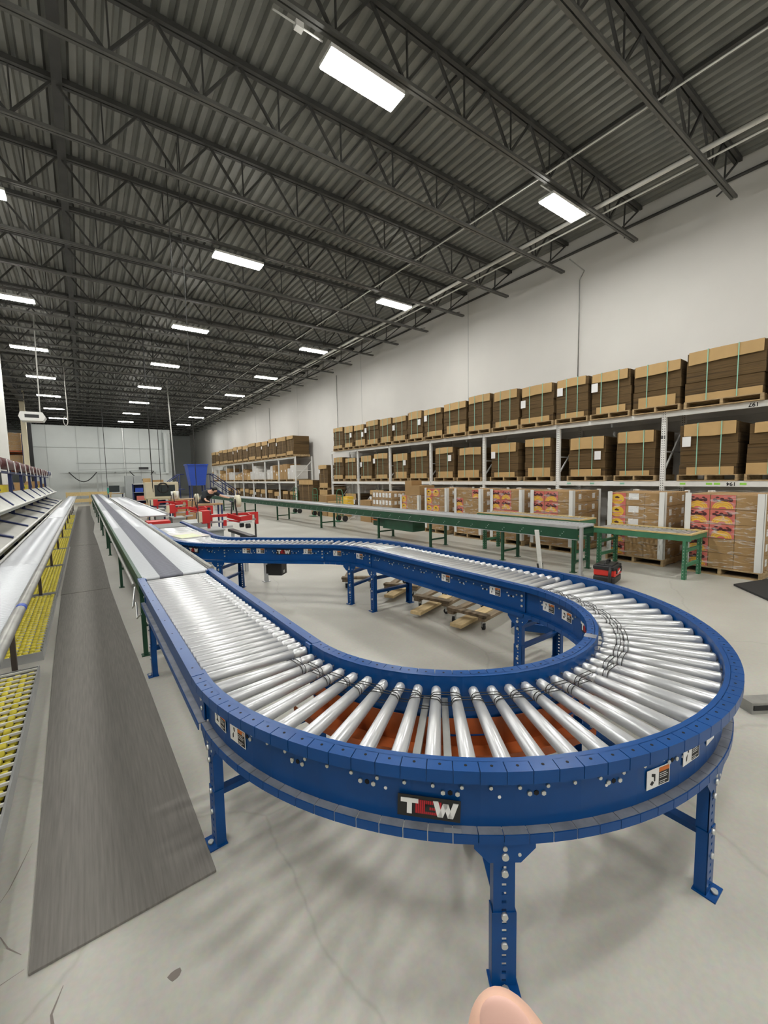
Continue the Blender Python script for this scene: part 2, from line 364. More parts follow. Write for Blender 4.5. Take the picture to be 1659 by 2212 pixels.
# sprinkler pipes along the hall
def pipe(name, pts, r, m, label, cat='pipe'):
    return tag(MB().tube(pts, r, 10).obj(name, m), label, cat)
pipe('sprinkler_pipe', [(9.2, YN+.1, 7.42), (9.3, 8, 7.42), (9.5, 20, 7.42), (9.6, 56, 7.42)], 0.045, 'pipe', 'thick pale sprinkler main running under the trusses near the white wall')
pipe('conduit', [(9.42, YN+.1, 7.36), (9.6, 20, 7.36), (9.8, 56, 7.36)], 0.018, 'pipe', 'thin pale conduit hung just beside the thick sprinkler main')
pipe('conduit', [(7.42, YN+.1, 7.34), (7.3, 20, 7.34), (7.35, 55, 7.34)], 0.015, 'pipe', 'thin pale conduit along the ceiling above the pallet rack aisle')
pipe('conduit', [(10.6, 6.3, 7.3), (XW-0.03, 6.3, 7.2), (XW-0.03, 6.42, 7.0), (XW-0.03, 6.42, 4.2)], 0.014, 'galv', 'thin grey conduit dropping down the white wall behind the stacked cartons')
pipe('conduit', [(XW-0.03, 19.9, 7.2), (XW-0.03, 19.9, 3.3)], 0.014, 'galv', 'thin grey conduit on the white wall between the two racks')
pipe('conduit', [(XW-0.03, 29.9, 6.9), (XW-0.03, 29.9, 4.3)], 0.014, 'galv', 'thin grey conduit on the white wall above the far rack')

# ------------------------------------------------------------------ lamps
def make_lamp():
    t = thing('ceiling_light', '', 'ceiling light', (0, 0, 0), 0, 'rectangular high bay lights')
    h = MB(); h.b(-0.58, 0.58, -0.165, 0.165, 0.02, 0.07); h.b(-0.2, 0.2, -0.06, 0.06, 0.07, 0.12)
    h.obj('housing', 'white', t)
    MB().b(-0.57, 0.57, -0.155, 0.155, 0.0, 0.019).obj('lens', 'lens', t)
    hk = MB(); hk.cyl((-0.4, 0, 0.07), (-0.4, 0, 0.19), 0.004, n=6); hk.cyl((0.4, 0, 0.07), (0.4, 0, 0.19), 0.004, n=6)
    hk.obj('hanger', 'galv', t); return t
lamp = None
rows = [(3.42, 'middle row'), (8.2, 'row nearest the wall'), (-1.4, 'row above the flow racks'), (-6.4, 'outermost left row')]
for (x, rn) in rows:
    n = 0
    for k in range(-2, 9):
        y = 5.04+5.62*k
        if y > 46 or (x < -5 and k > 5): continue
        if lamp is None: lamp = make_lamp(); t = lamp; t.location = (x, y, ZB-0.19)
        else: t = dup_tree(lamp, (x, y, ZB-0.19))
        t['label'] = 'lit ceiling light, %s from the near end in the %s' % (ORD[n], rn); n += 1
for (p, q, l) in (((2.15, 5.02, ZB-.03), (2.8, 5.02, ZB-.03), 'white conduit with a junction box running to the nearest ceiling light'), ((8.85, 5.02, ZB-.03), (7.42, 5.02, ZB-.03), 'white conduit with a junction box by the ceiling light near the wall')):
    mb = MB(); mb.tube([p, q], 0.011, 8); c = Vector(p).lerp(Vector(q), 0.5); mb.b(c.x-.05, c.x+.05, c.y-.04, c.y+.04, c.z-.04, c.z+.03)
    tag(mb.obj('conduit', 'white'), l, 'conduit')

# ================================================================== BLUE CONVEYOR
ZT, ZBOT = 0.835, 0.552
RO, RI, WD = 1.665, 0.955, 0.71
def sweep_rect(mb, fn, s0, s1, n, ua, ub, za, zb, mi=0):
    vs = []; fs = []
    for i in range(n+1):
        s = s0+(s1-s0)*i/n
        for (u, z) in ((ua, za), (ub, za), (ub, zb), (ua, zb)):
            x, y = fn(s, u); vs.append((x, y, z))
    for i in range(n):
        a = 4*i; b_ = a+4
        for k in range(4):
            l = (k+1) % 4; fs.append((a+k, a+l, b_+l, b_+k))
    fs.append((0, 1, 2, 3)); fs.append((4*n+3, 4*n+2, 4*n+1, 4*n))
    mb.add(vs, fs, mi)
def rail(fn, length, unit, uw, uo, segmented, mats, zt=ZT, zb=ZBOT, fine=1):
    """channel rail; fn(s,u)->xy, s in length units 0..length, unit = metres per s, uw web side, uo flange edge"""
    mb = MB(); n = max(1, int(length*unit/0.12)) if segmented else 1
    sg = 1 if uo > uw else -1
    sweep_rect(mb, fn, 0, length, n, uw, uw+sg*0.004, zb+0.030, zt-0.001, 0)
    if segmented:
        m = max(1, round(length*unit/0.085)); step = length/m; gap = 0.0016/unit
        for i in range(m):
            a = i*step+gap; b_ = (i+1)*step-gap
            sweep_rect(mb, fn, a, b_, 1, uw+sg*0.02, uo, zt-0.004, zt, 0); sweep_rect(mb, fn, a, b_, 1, uo-sg*0.004, uo, zt-0.045, zt-0.004, 0)
            sweep_rect(mb, fn, a, b_, 1, uw+sg*0.004, uw+sg*0.038, zb+0.030, zb+0.034, 1); sweep_rect(mb, fn, a, b_, 1, uw+sg*0.038, uw+sg*0.042, zb, zb+0.034, 0)
            if i % 2 == 0 or fine:
                x, y = fn((a+b_)/2, (uw+uo)/2+sg*0.005); mb.cyl((x, y, zt), (x, y, zt+0.0006), 0.0055, n=8, mi=3)
        sweep_rect(mb, fn, 0, length, n, uw, uw+sg*0.022, zt-0.004, zt, 0)
    else:
        sweep_rect(mb, fn, 0, length, n, uw, uo, zt-0.004, zt, 0); sweep_rect(mb, fn, 0, length, n, uo-sg*0.004, uo, zt-0.045, zt-0.004, 0)
        sweep_rect(mb, fn, 0, length, n, uw, uw+sg*0.038, zb+0.030, zb+0.034, 1); sweep_rect(mb, fn, 0, length, n, uw+sg*0.038, uw+sg*0.042, zb, zb+0.034, 0)
        k = 0.1
        while k < length*unit-0.05:
            x, y = fn(k/unit, (uw+uo)/2+sg*0.005); mb.cyl((x, y, zt), (x, y, zt+0.0006), 0.0055, n=8, mi=3); k += 0.3
    # zinc bolt heads, dark slots on the outer face of the web
    k = 0.09; j = 0
    while k < length*unit-0.06:
        x0, y0 = fn(k/unit, uw+sg*0.003); x1, y1 = fn(k/unit, uw+sg*0.011)
        zz = zt-0.105
        mb.cyl((x0, y0, zz), (x1, y1, zz), 0.0068, n=6, mi=2)
        if j % 3 == 0:
            for dk, zz2, rr, mi in ((0.06, zt-0.13, 0.0095, 3), (0.085, zt-0.131, 0.0085, 2), (0.035, zt-0.129, 0.0085, 2)):
                x0, y0 = fn((k+dk)/unit, uw+sg*0.003); x1, y1 = fn((k+dk)/unit, uw+sg*(0.010 if mi == 2 else 0.0055)); mb.cyl((x0, y0, zz2), (x1, y1, zz2), rr, n=6, mi=mi)
        if j % 4 == 2:
            x0, y0 = fn((k+.03)/unit, uw+sg*0.003); x1, y1 = fn((k+.03)/unit, uw+sg*0.0055); mb.cyl((x0, y0, zt-0.14), (x1, y1, zt-0.14), 0.006, n=8, mi=4)
        k += 0.1; j += 1
    return mb
RM = ['blue', 'blued', 'zinc', 'hole', 'paper']; RB = ['blue', 'blue', 'zinc', 'hole', 'paper']

def leg_mesh(h, w_=0.085):
    """adjustable C-channel support foot on the floor at origin, web facing -Y (outwards), real punched slots"""
    mb = MB(); t = 0.004; d = 0.045
    for (z0, z1, ww, off) in ((0.0, h*0.52, w_, 0.0), (h*0.48, h-0.07, w_-0.010, 0.004)):
        y = off
        mb.b(-ww/2, -0.008, y, y+t, z0, z1); mb.b(0.008, ww/2, y, y+t, z0, z1)
        z = z0
        while z < z1-0.02: mb.b(-0.008, 0.008, y, y+t, z, min(z+0.02, z1)); z += 0.032
        mb.b(-ww/2, -ww/2+t, y, y+d, z0, z1); mb.b(ww/2-t, ww/2, y, y+d, z0, z1)
    for z in (h*0.5, h*0.3, h-0.115): mb.cyl((0, -0.009, z), (0, 0.002, z), 0.0115, n=12, mi=1)
    return mb
def bracket_mesh(h):
    mb = MB(); T = Matrix.Rotation(PI/2, 4, 'X')
    mb.prism([(-0.105, h-0.004), (-0.105, h-0.022), (-0.055, h-0.075), (0.055, h-0.075), (0.105, h-0.022), (0.105, h-0.004)], -0.001, 0.003, 0, T)
    mb.b(-0.105, 0.105, -0.003, 0.05, h-0.004, h)
    mb.cyl((0, -0.012, h-0.05), (0, 0, h-0.05), 0.012, n=12, mi=1); mb.cyl((0, -0.008, h-0.022), (0, 0, h-0.022), 0.008, n=10, mi=1); mb.cyl((0.05, -0.006, h-0.045), (0.05, 0, h-0.045), 0.006, n=8, mi=1)
    return mb
_leg = {}
def support(parent, pa, pb, h, colour='blue', braces=(0.27, 0.46), fancy=True):
    """two posts pa (outer) and pb with braces, all parts of parent (local coords)"""
    pa = Vector((*pa, 0)); pb = Vector((*pb, 0)); d = (pb-pa).normalized(); ang = math.atan2(d.y, d.x)-PI/2
    key = (h, colour)
    for p, a in ((pa, ang), (pb, ang+PI)):
        if key not in _leg:
            L = leg_mesh(h).obj('leg', [colour, 'zinc'], parent)
            Bk = bracket_mesh(h).obj('leg_bracket', [colour, 'zinc'], L)
            fp = MB(); fp.b(-0.05, 0.05, -0.035, 0.05, 0, 0.006); fp.cyl((0, -0.018, 0.006), (0, -0.018, 0.018), 0.013, n=8, mi=1)
            Fp = fp.obj('foot_plate', [colour, 'zinc'], L); _leg[key] = (L, Bk, Fp)
        else:
            L0, B0, F0 = _leg[key]; L = dup(L0, parent); Bk = dup(B0, L); Fp = dup(F0, L)
        L.location = p; L.rotation_euler = (0, 0, a)
    for z in braces:
        mb = MB(); q0 = pa+d*0.02; q1 = pb-d*0.02
        mb.bar((q0.x, q0.y, z), (q1.x, q1.y, z), 0.045, 0.006); mb.bar((q0.x, q0.y, z-0.02), (q1.x, q1.y, z-0.02), 0.005, 0.04)
        mb.obj('cross_brace', colour, parent)

def warning_label(parent, T, kind=0, w_=0.125, h=0.075, name='warning_sticker'):
    """T maps local x right, y up, z out of the face"""
    mb = MB(); t = 0.0012
    mb.b(-w_/2, w_/2, -h/2, h/2, 0, t, 0, T)
    mb.b(0.003, w_/2-0.004, -h/2+0.004, h/2-0.004, t, t*1.5, 1, T); mb.b(0.003, w_/2-0.004, h/2-0.02, h/2-0.004, t*1.5, t*2, 2, T)
    for i, ww in enumerate((0.75, 0.9, 0.82, 0, 0.85, 0.6)):
        if ww: z = h/2-0.027-i*0.0075; mb.b(0.007, 0.007+(w_/2-0.014)*ww, z-0.0018, z, t*1.5, t*2, 0, T)
    c = -w_/4
    if kind == 0:
        mb.prism([(c-.006, .022), (c+.014, .016), (c+.014, -.012), (c+.008, -.012), (c+.006, .006), (c-.006, .010)], t, t*1.5, 1, T)
        mb.prism([(c-.014, -.018), (c-.002, -.026), (c+.008, -.016), (c-.003, -.006)], t, t*1.5, 1, T)
    elif kind == 1:
        mb.prism([(c-.002, .026), (c+.008, .026), (c+.010, .008), (c+.002, .008)], t, t*1.5, 1, T)
        mb.prism([(c-.010, -.008), (c+.0, .004), (c-.002, -.02), (c-.009, -.026)], t, t*1.5, 1, T)
    else:
        mb.prism([(c-.004, .02), (c+.004, .02), (c+.006, -.006), (c+.014, -.018), (c-.012, -.018), (c-.002, -.004)], t, t*1.5, 1, T)
        mb.prism([(c-.016, .008), (c-.004, .012), (c-.004, .006)], t, t*1.5, 1, T)
    o = mb.obj(name, ['paper', 'ink', 'lorange'], parent)
    return o
def logo_plate(parent, T, w_=0.205, h=0.075):
    T = T @ Matrix.Scale(1.06, 4); mb = MB(); t = 0.0015
    mb.b(-w_/2, w_/2, -h/2, h/2, 0, t, 0, T)
    # G: red striped block letter with dark opening
    gx0, gx1 = -0.045, 0.042
    mb.b(gx0, gx1, -0.023, 0.025, t, t*1.4, 2, T)
    for i in range(13): x = gx0+0.003+i*0.0065; mb.b(x, x+0.0035, -0.022, 0.024, t*1.4, t*1.8, 1, T)
    mb.b(-0.012, 0.03, 0.004, 0.013, t*1.8, t*2.2, 0, T); mb.b(-0.012, 0.002, -0.013, 0.013, t*1.8, t*2.2, 0, T); mb.b(0.002, 0.022, -0.013, -0.006, t*1.8, t*2.2, 0, T)
    # T
    mb.b(-0.092, -0.034, 0.012, 0.027, t, t*2.4, 3, T); mb.b(-0.071, -0.055, -0.026, 0.012, t, t*2.4, 3, T)
    # W
    for (xa, xb, dirn) in ((0.018, 0.034, 1), (0.034, 0.047, -1), (0.050, 0.062, 1), (0.064, 0.078, -1)):
        pass
    W = [(0.014, .027), (0.030, .027), (0.039, -.008), (0.048, .02), (0.061, .02), (0.070, -.008), (0.079, .027), (0.095, .027), (0.079, -.026), (0.063, -.026), (0.0545, .002), (0.046, -.026), (0.030, -.026)]
    # build W as four slanted strokes
    for (a, b_) in (((0.022, .027), (0.038, -.026)), ((0.038, -.026), (0.0545, .022)), ((0.0545, .022), (0.071, -.026)), ((0.071, -.026), (0.087, .027))):
        mb.prism([(a[0]-.0085, a[1]), (a[0]+.0085, a[1]), (b_[0]+.0085, b_[1]), (b_[0]-.0085, b_[1])] if a[1] > b_[1] else [(b_[0]-.0085, b_[1]), (b_[0]+.0085, b_[1]), (a[0]+.0085, a[1]), (a[0]-.0085, a[1])], t, t*2.4, 3, T)
    return mb.obj('logo_plate', ['ink', 'lred', 'ldred', 'paper'], parent)
def face_T(x, y, z, nx, ny, tilt=0):
    n = Vector((nx, ny, 0)).normalized(); up = Vector((0, 0, 1)); r = up.cross(n)
    m = Matrix(((r.x, up.x, n.x, x), (r.y, up.y, n.y, y), (r.z, up.z, n.z, z), (0, 0, 0, 1)))
    return m @ Matrix.Rotation(tilt, 4, 'Z')

ZR = 0.783
# ---- rollers
def taper_roller(n=32):
    mb = MB(); L = 0.548
    g = lambda r: r/1.0
    prof = [(0, .014), (0.012, .0205), (0.02, .0225), (0.125, .0228), (0.132, .0192), (0.146, .0192), (0.153, .0235), (0.195, .0238), (0.202, .0196), (0.216, .0196), (0.223, .0243), (0.6, .0278), (0.985, .031), (0.997, .0285), (1, .018)]
    mb.turn((0, 0, 0), (L, 0, 0), prof, n); mb.cyl((-0.018, 0, 0), (L+0.012, 0, 0), 0.0055, n=6)
    return mb
def straight_roller(L, r=0.0235, groove=True, n=24, worn=None):
    mb = MB(); prof = [(0, r*0.7), (0.008, r*0.97), (0.014, r)]; mis = [0, 0]
    if worn:
        prof += [(worn[0], r), (worn[1], r)]; mis += [0, 1]
    if groove: prof += [(0.84, r), (0.845, r*0.82), (0.865, r*0.82), (0.87, r)]; mis += [0, 0, 0, 0]
    prof += [(0.986, r), (0.992, r*0.97), (1, r*0.7)]; mis += [0, 0, 0]
    mb.turn((0, 0, 0), (L, 0, 0), prof, n, mis=mis); mb.cyl((-0.015, 0, 0), (L+0.015, 0, 0), 0.0055, n=6)
    return mb

_proto_roller = {}
def curve_section(label, centre, a0, a1, nroll, offs, legs_at, group, logo=(), stickers=(), inner_st=(), orange=True, guard=None):
    t = thing('curved_roller_conveyor', label, 'conveyor', (centre[0], centre[1], 0), 0, group)
    span = R_(a1-a0)
    fn = lambda s, u: (u*math.cos(R_(a0)+s), u*math.sin(R_(a0)+s))
    rail(fn, span, 1.62, RO-0.07, RO, True, RM).obj('outer_rail', RM, t).__setitem__('label', 'blue outer side rail with cut flange segments')
    rail(fn, span, 0.98, RI+0.065, RI, True, RM).obj('inner_rail', RB, t).__setitem__('label', 'blue inner side rail of the bend')
    for k in range(nroll):
        a = R_(a0+offs+k*(a1-a0)/nroll)
        if 'taper' not in _proto_roller: o = taper_roller().obj('roller', 'roller', t); _proto_roller['taper'] = o
        else: o = dup(_proto_roller['taper'], t)
        r0 = RI+0.083; o.location = (r0*math.cos(a), r0*math.sin(a), ZR-0.004); o.rotation_euler = (0, 0.0145, a)
    # drive bands between neighbouring rollers, alternating between two grooves
    for k in range(nroll-1):
        band = MB()
        for rb in ((RI+0.083+0.076, RI+0.083+0.097) if k % 2 else (RI+0.083+0.115, RI+0.083+0.136)):
            pts = []; A = R_(a0+offs+k*(a1-a0)/nroll); B = A+R_((a1-a0)/nroll)
            pa = Vector((rb*math.cos(A), rb*math.sin(A), ZR-0.003)); pb = Vector((rb*math.cos(B), rb*math.sin(B), ZR-0.003))
            d = (pb-pa).normalized(); up = Vector((0, 0, 1)); rr = 0.0245
            for i in range(9): q = PI/2+PI*i/8; pts.append(pa+d*math.cos(q)*rr+up*math.sin(q)*rr)
            for i in range(9): q = -PI/2+PI*i/8; pts.append(pb+d*math.cos(q)*rr+up*math.sin(q)*rr)
            band.tube(pts, 0.002, 6, closed=True)
        band.obj('drive_band', 'rubber', t)
    for a in legs_at:
        c, s_ = math.cos(R_(a)), math.sin(R_(a)); support(t, ((RO-0.042)*c, (RO-0.042)*s_), ((RI+0.035)*c, (RI+0.035)*s_), ZBOT)
    # cross ties under the rollers
    for k in ((8, 9) if nroll > 12 else (4,)):
        for e in (0.45,):
            a = R_(a0+offs+(k+e)*(a1-a0)/nroll); c, s_ = math.cos(a), math.sin(a)
            MB().bar(((RI+.07)*c, (RI+.07)*s_, ZT-.115), ((RO-.075)*c, (RO-.075)*s_, ZT-.115), 0.03, 0.02).obj('cross_tie', 'galv', t)
    if orange:
        mb = MB(); m = 14
        fo = lambda s, u: (u*math.cos(R_(a0)+s), u*math.sin(R_(a0)+s))
        sweep_rect(mb, fo, 0.03, span-0.03, m, RI+0.075, RI+0.079, 0.49, 0.63); sweep_rect(mb, fo, 0.03, span-0.03, m, RI+0.079, RI+0.2, 0.49, 0.494); sweep_rect(mb, fo, 0.03, span-0.03, m, RI+0.2, RI+0.204, 0.49, 0.53)
        if guard: mb = MB(); sweep_rect(mb, fo, 0.03, span-0.03, m, RI+0.075, RI+0.079, *guard)
        mb.obj('drive_guard', 'orange', t)['label'] = 'orange drive guard under the inner rail'
    for (a, z, tilt) in logo:
        u = RO-0.07+0.012; logo_plate(t, face_T(u*math.cos(R_(a)), u*math.sin(R_(a)), z, math.cos(R_(a)), math.sin(R_(a)), tilt))
    for (a, z, kd) in stickers:
        u = RO-0.07+0.006; c, s_ = math.cos(R_(a)), math.sin(R_(a))
        if kd == 9: MB().b(-0.045, 0.045, -0.035, 0.035, 0, 0.001, 0, face_T(u*c, u*s_, z, c, s_)).obj('data_plate', 'paper', t)
        else: warning_label(t, face_T(u*c, u*s_, z, c, s_), kd)
    for (a, z, kd) in inner_st:
        u = RI+0.065-0.0075; c, s_ = math.cos(R_(a)), math.sin(R_(a))
        if kd == 8: logo_plate(t, face_T(u*c, u*s_, z, -c, -s_))
        else: warning_label(t, face_T(u*c, u*s_, z, -c, -s_), kd)
    return t
def straight_section(label, loc, rz, L, pitch, offs, legs_at, group, groove=True, left_st=(), orange=None, name='roller_conveyor', bands=False, skip=(0, 0), left_dusty=False):
    t = thing(name, label, 'conveyor', (loc[0], loc[1], 0), rz, group)
    rail(lambda s, u: (u, s), L, 1, 0.058, 0, False, RM).obj('left_rail', RM if left_dusty else RB, t)
    rail(lambda s, u: (u, s), L, 1, WD-0.058, WD, False, RM).obj('right_rail', RM, t)
    y = offs
    while y < L-0.03-skip[1]:
        if 'str' not in _proto_roller: o = straight_roller(0.56, 0.0255).obj('roller', 'roller', t); _proto_roller['str'] = o
        else: o = dup(_proto_roller['str'], t)
        o.location = (0.075, y, ZR-0.002); y += pitch
    for yy in (0.0, L):
        a = yy if yy == 0 else L-0.06
        for (xa, xb) in ((0.048, 0.074), (WD-0.074, WD-0.048)):
            sp = MB(); sp.b(xa, xb, a, a+0.06, ZBOT+0.04, ZT-0.006)
            xo = xa if xa < WD/2 else xb; sg = -1 if xa < WD/2 else 1
            for zz in (ZT-0.1, ZT-0.14, ZT-0.19): sp.cyl((xo, a+0.03, zz), (xo+sg*0.009, a+0.03, zz), 0.011, n=10, mi=1)
            sp.obj('splice_plate', ['blue', 'zinc'], t)
    for yy in legs_at: support(t, (0.03, yy), (WD-0.03, yy), ZBOT)
    for (s, z, kd) in left_st:
        T = face_T(0.058-0.006, s, z, -1, 0)
        if kd == 8: logo_plate(t, T)
        elif kd == 9: MB().b(-0.045, 0.045, -0.03, 0.03, 0, 0.001, 0, T).obj('data_plate', 'paper', t)
        else: warning_label(t, T, kd)
    if orange:
        mb = MB(); mb.b(0.1, 0.104, 0.02, L-0.02, orange[0], orange[1]); mb.b(0.1, 0.22, 0.02, L-0.02, orange[0], orange[0]+0.004); mb.obj('drive_guard', 'orange', t)['label'] = 'orange drive guard hanging under the rail'
    return t
G1 = 'blue conveyor sections'
C1 = (2.03, 2.155)
straight_section('blue straight roller section on the left leg of the U, beside the grey floor mat', (0.365, 2.16), 0, 2.56, 0.082, 0.05, (2.12,), G1,
                 left_st=((0.9, 0.72, 1), (1.7, 0.72, 9)), left_dusty=True)
curve_section('blue quarter bend nearest the camera carrying the black logo plate on its outer rail', C1, 180, 270, 19, 2.9, (183, 234.2), G1,
              logo=((225.1, 0.650, R_(-2)),), stickers=((187.2, 0.684, 2), (193.3, 0.682, 1), (256.6, 0.667, 0), (264.2, 0.693, 1)))
curve_section('blue quarter bend at the far right of the U with densely packed tapered rollers', C1, 270, 360, 19, 2.3, (271, 318), G1,
              stickers=((-89.2, 0.70, 9), ), inner_st=((318, 0.70, 8), (334.5, 0.695, 0), (346.5, 0.7, 1)), guard=(0.535, 0.59))
straight_section('blue straight roller section of the return leg, above the wooden dollies', (2.985, 2.155), 0, 2.445, 0.082, 0.05, (0.06, 2.35), G1,
                 left_st=((0.33, 0.71, 1), (0.98, 0.71, 1)), orange=(0.535, 0.585))
curve_section('blue short bend where the return leg swings left', (2.03, 4.6), 0, 45, 10, 2.2, (22,), G1, inner_st=((34, 0.71, 1), (12, 0.70, 2)), guard=(0.55, 0.59))
straight_section('blue diagonal roller section between the two short bends, black drive motor below', (2.705, 5.275), R_(45), 1.58, 0.082, 0.05, (), G1,
                 left_st=((0.25, 0.73, 1), (0.62, 0.72, 8), (0.98, 0.73, 2), (1.2, 0.73, 1)))
c2c = (2.765, 7.569)
def curve_right(label, centre, a_lo, a_hi, nroll, group):
    t = thing('curved_roller_conveyor', label, 'conveyor', (centre[0], centre[1], 0), 0, group)
    fn = lambda s, u: (u*math.cos(R_(a_lo)+s), u*math.sin(R_(a_lo)+s)); span = R_(a_hi-a_lo)
    rail(fn, span, 1.62, RO-0.07, RO, True, RM).obj('outer_rail', RM, t); rail(fn, span, 0.98, RI+0.065, RI, True, RM).obj('inner_rail', RM, t)
    for k in range(nroll):
        a = R_(a_lo+2.2+k*(a_hi-a_lo)/nroll); o = dup(_proto_roller['taper'], t); r0 = RI+0.083
        o.location = (r0*math.cos(a), r0*math.sin(a), ZR-0.004); o.rotation_euler = (0, 0.0145, a)
    c, s_ = math.cos(R_(222)), math.sin(R_(222)); support(t, ((RO-0.042)*c, (RO-0.042)*s_), ((RI+0.035)*c, (RI+0.035)*s_), ZBOT)
    u = RO-0.07+0.012
    logo_plate(t, face_T(u*math.cos(R_(205)), u*math.sin(R_(205)), 0.715, math.cos(R_(205)), math.sin(R_(205))))
    warning_label(t, face_T((u-.006)*math.cos(R_(190)), (u-.006)*math.sin(R_(190)), 0.73, math.cos(R_(190)), math.sin(R_(190))), 1)
    return t
curve_right('blue short bend with logo plate curling alongside the long left conveyor', c2c, 180, 225, 10, G1)
MB().b(-0.03, 0.03, -0.006, 0.012, 0, 0.001, 0, Matrix.Translation((1.62*math.cos(R_(228)), 1.62*math.sin(R_(228)), ZBOT+0.0345)) @ Matrix.Rotation(R_(228-90), 4, 'Z')).obj('tape_patch', 'alum', [o for o in COL.objects if o.name == 'curved_roller_conveyor'][0])
MB().b(-0.035, 0.03, -0.03, 0.03, 0, 0.0012, 0, Matrix.Translation((0.985*math.cos(R_(290)), 0.985*math.sin(R_(290)), ZT+0.0002)) @ Matrix.Rotation(R_(290), 4, 'Z')).obj('tape_patch', 'blued', [o for o in COL.objects if o.name == 'curved_roller_conveyor.001'][0])
# merge section with grey belt
t = straight_section('blue merge section with pale rollers and a grey belt panel, beside the long left conveyor', (1.10, 7.569), 0, 3.0, 0.082, 0.05, (0.9, 2.6), G1, skip=(0, 0.95))
MB().b(0.085, 0.625, 2.08, 2.95, ZT-0.06, ZT-0.02).obj('belt_panel', 'belt', t)
mb = MB()
for y in (1.05, 1.3): mb.b(0.075, 0.635, y, y+0.02, ZT-.05, ZT-0.024)
mb.obj('cross_strip', 'white', t)
mb = MB(); T = Matrix.Translation((1.46, 8.05, ZR+0.027)) @ Matrix.Rotation(0.15, 4, 'Z'); mb.b(-0.25, 0.25, -0.4, 0.42, 0, 0.006, 0, T); mb.b(-0.24, 0.1, -0.36, 0.1, 0.006, 0.009, 1, T)
tag(mb.obj('printed_sheet', ['clear', 'limepaper']), 'yellow-green printed sheet lying on the rollers of the merge section', 'sheet')
# motor under the diagonal
t = thing('drive_motor', 'black gear motor hanging under the diagonal blue conveyor section', 'motor', (2.3, 6.05, 0.378))
t.scale = (0.78, 0.78, 0.7)
mb = MB(); T = Matrix.Rotation(R_(45), 4, 'Z'); mb.b(-0.13, 0.13, -0.16, 0.12, -0.06, 0.2, 0, T); mb.b(-0.11, 0.11, 0.12, 0.17, -0.03, 0.17, 0, T); mb.obj('motor_housing', 'black', t, bevel=0.01)
mb = MB(); mb.turn((0.1, 0.1, 0.14), (0.32, 0.32, 0.14), [(0, .09), (0.8, .09), (0.95, .075), (1, .05)], 16); mb.obj('motor_can', 'black', t)
MB().b(-0.05, 0.02, -0.162, -0.16, -0.02, 0.04, 0, T).obj('rating_label', 'paper', t)
mb = MB(); mb.b(-0.05, 0.05, -0.05, 0.05, 0.2, 0.25, 0, T); mb.bar((-0.235, -0.235, 0.239), (0.4, 0.4, 0.239), 0.06, 0.02); mb.obj('mount', 'black', t)
# white floor post under the diagonal
mb = MB(); mb.b(-0.03, 0.03, -0.025, 0.025, 0, 0.5); mb.b(-0.06, 0.06, -0.05, 0.05, 0, 0.008)
tag(mb.obj('sensor_post', 'alum', None, (2.48, 7.02, 0)), 'pale square post standing on the floor behind the diagonal blue section', 'post')

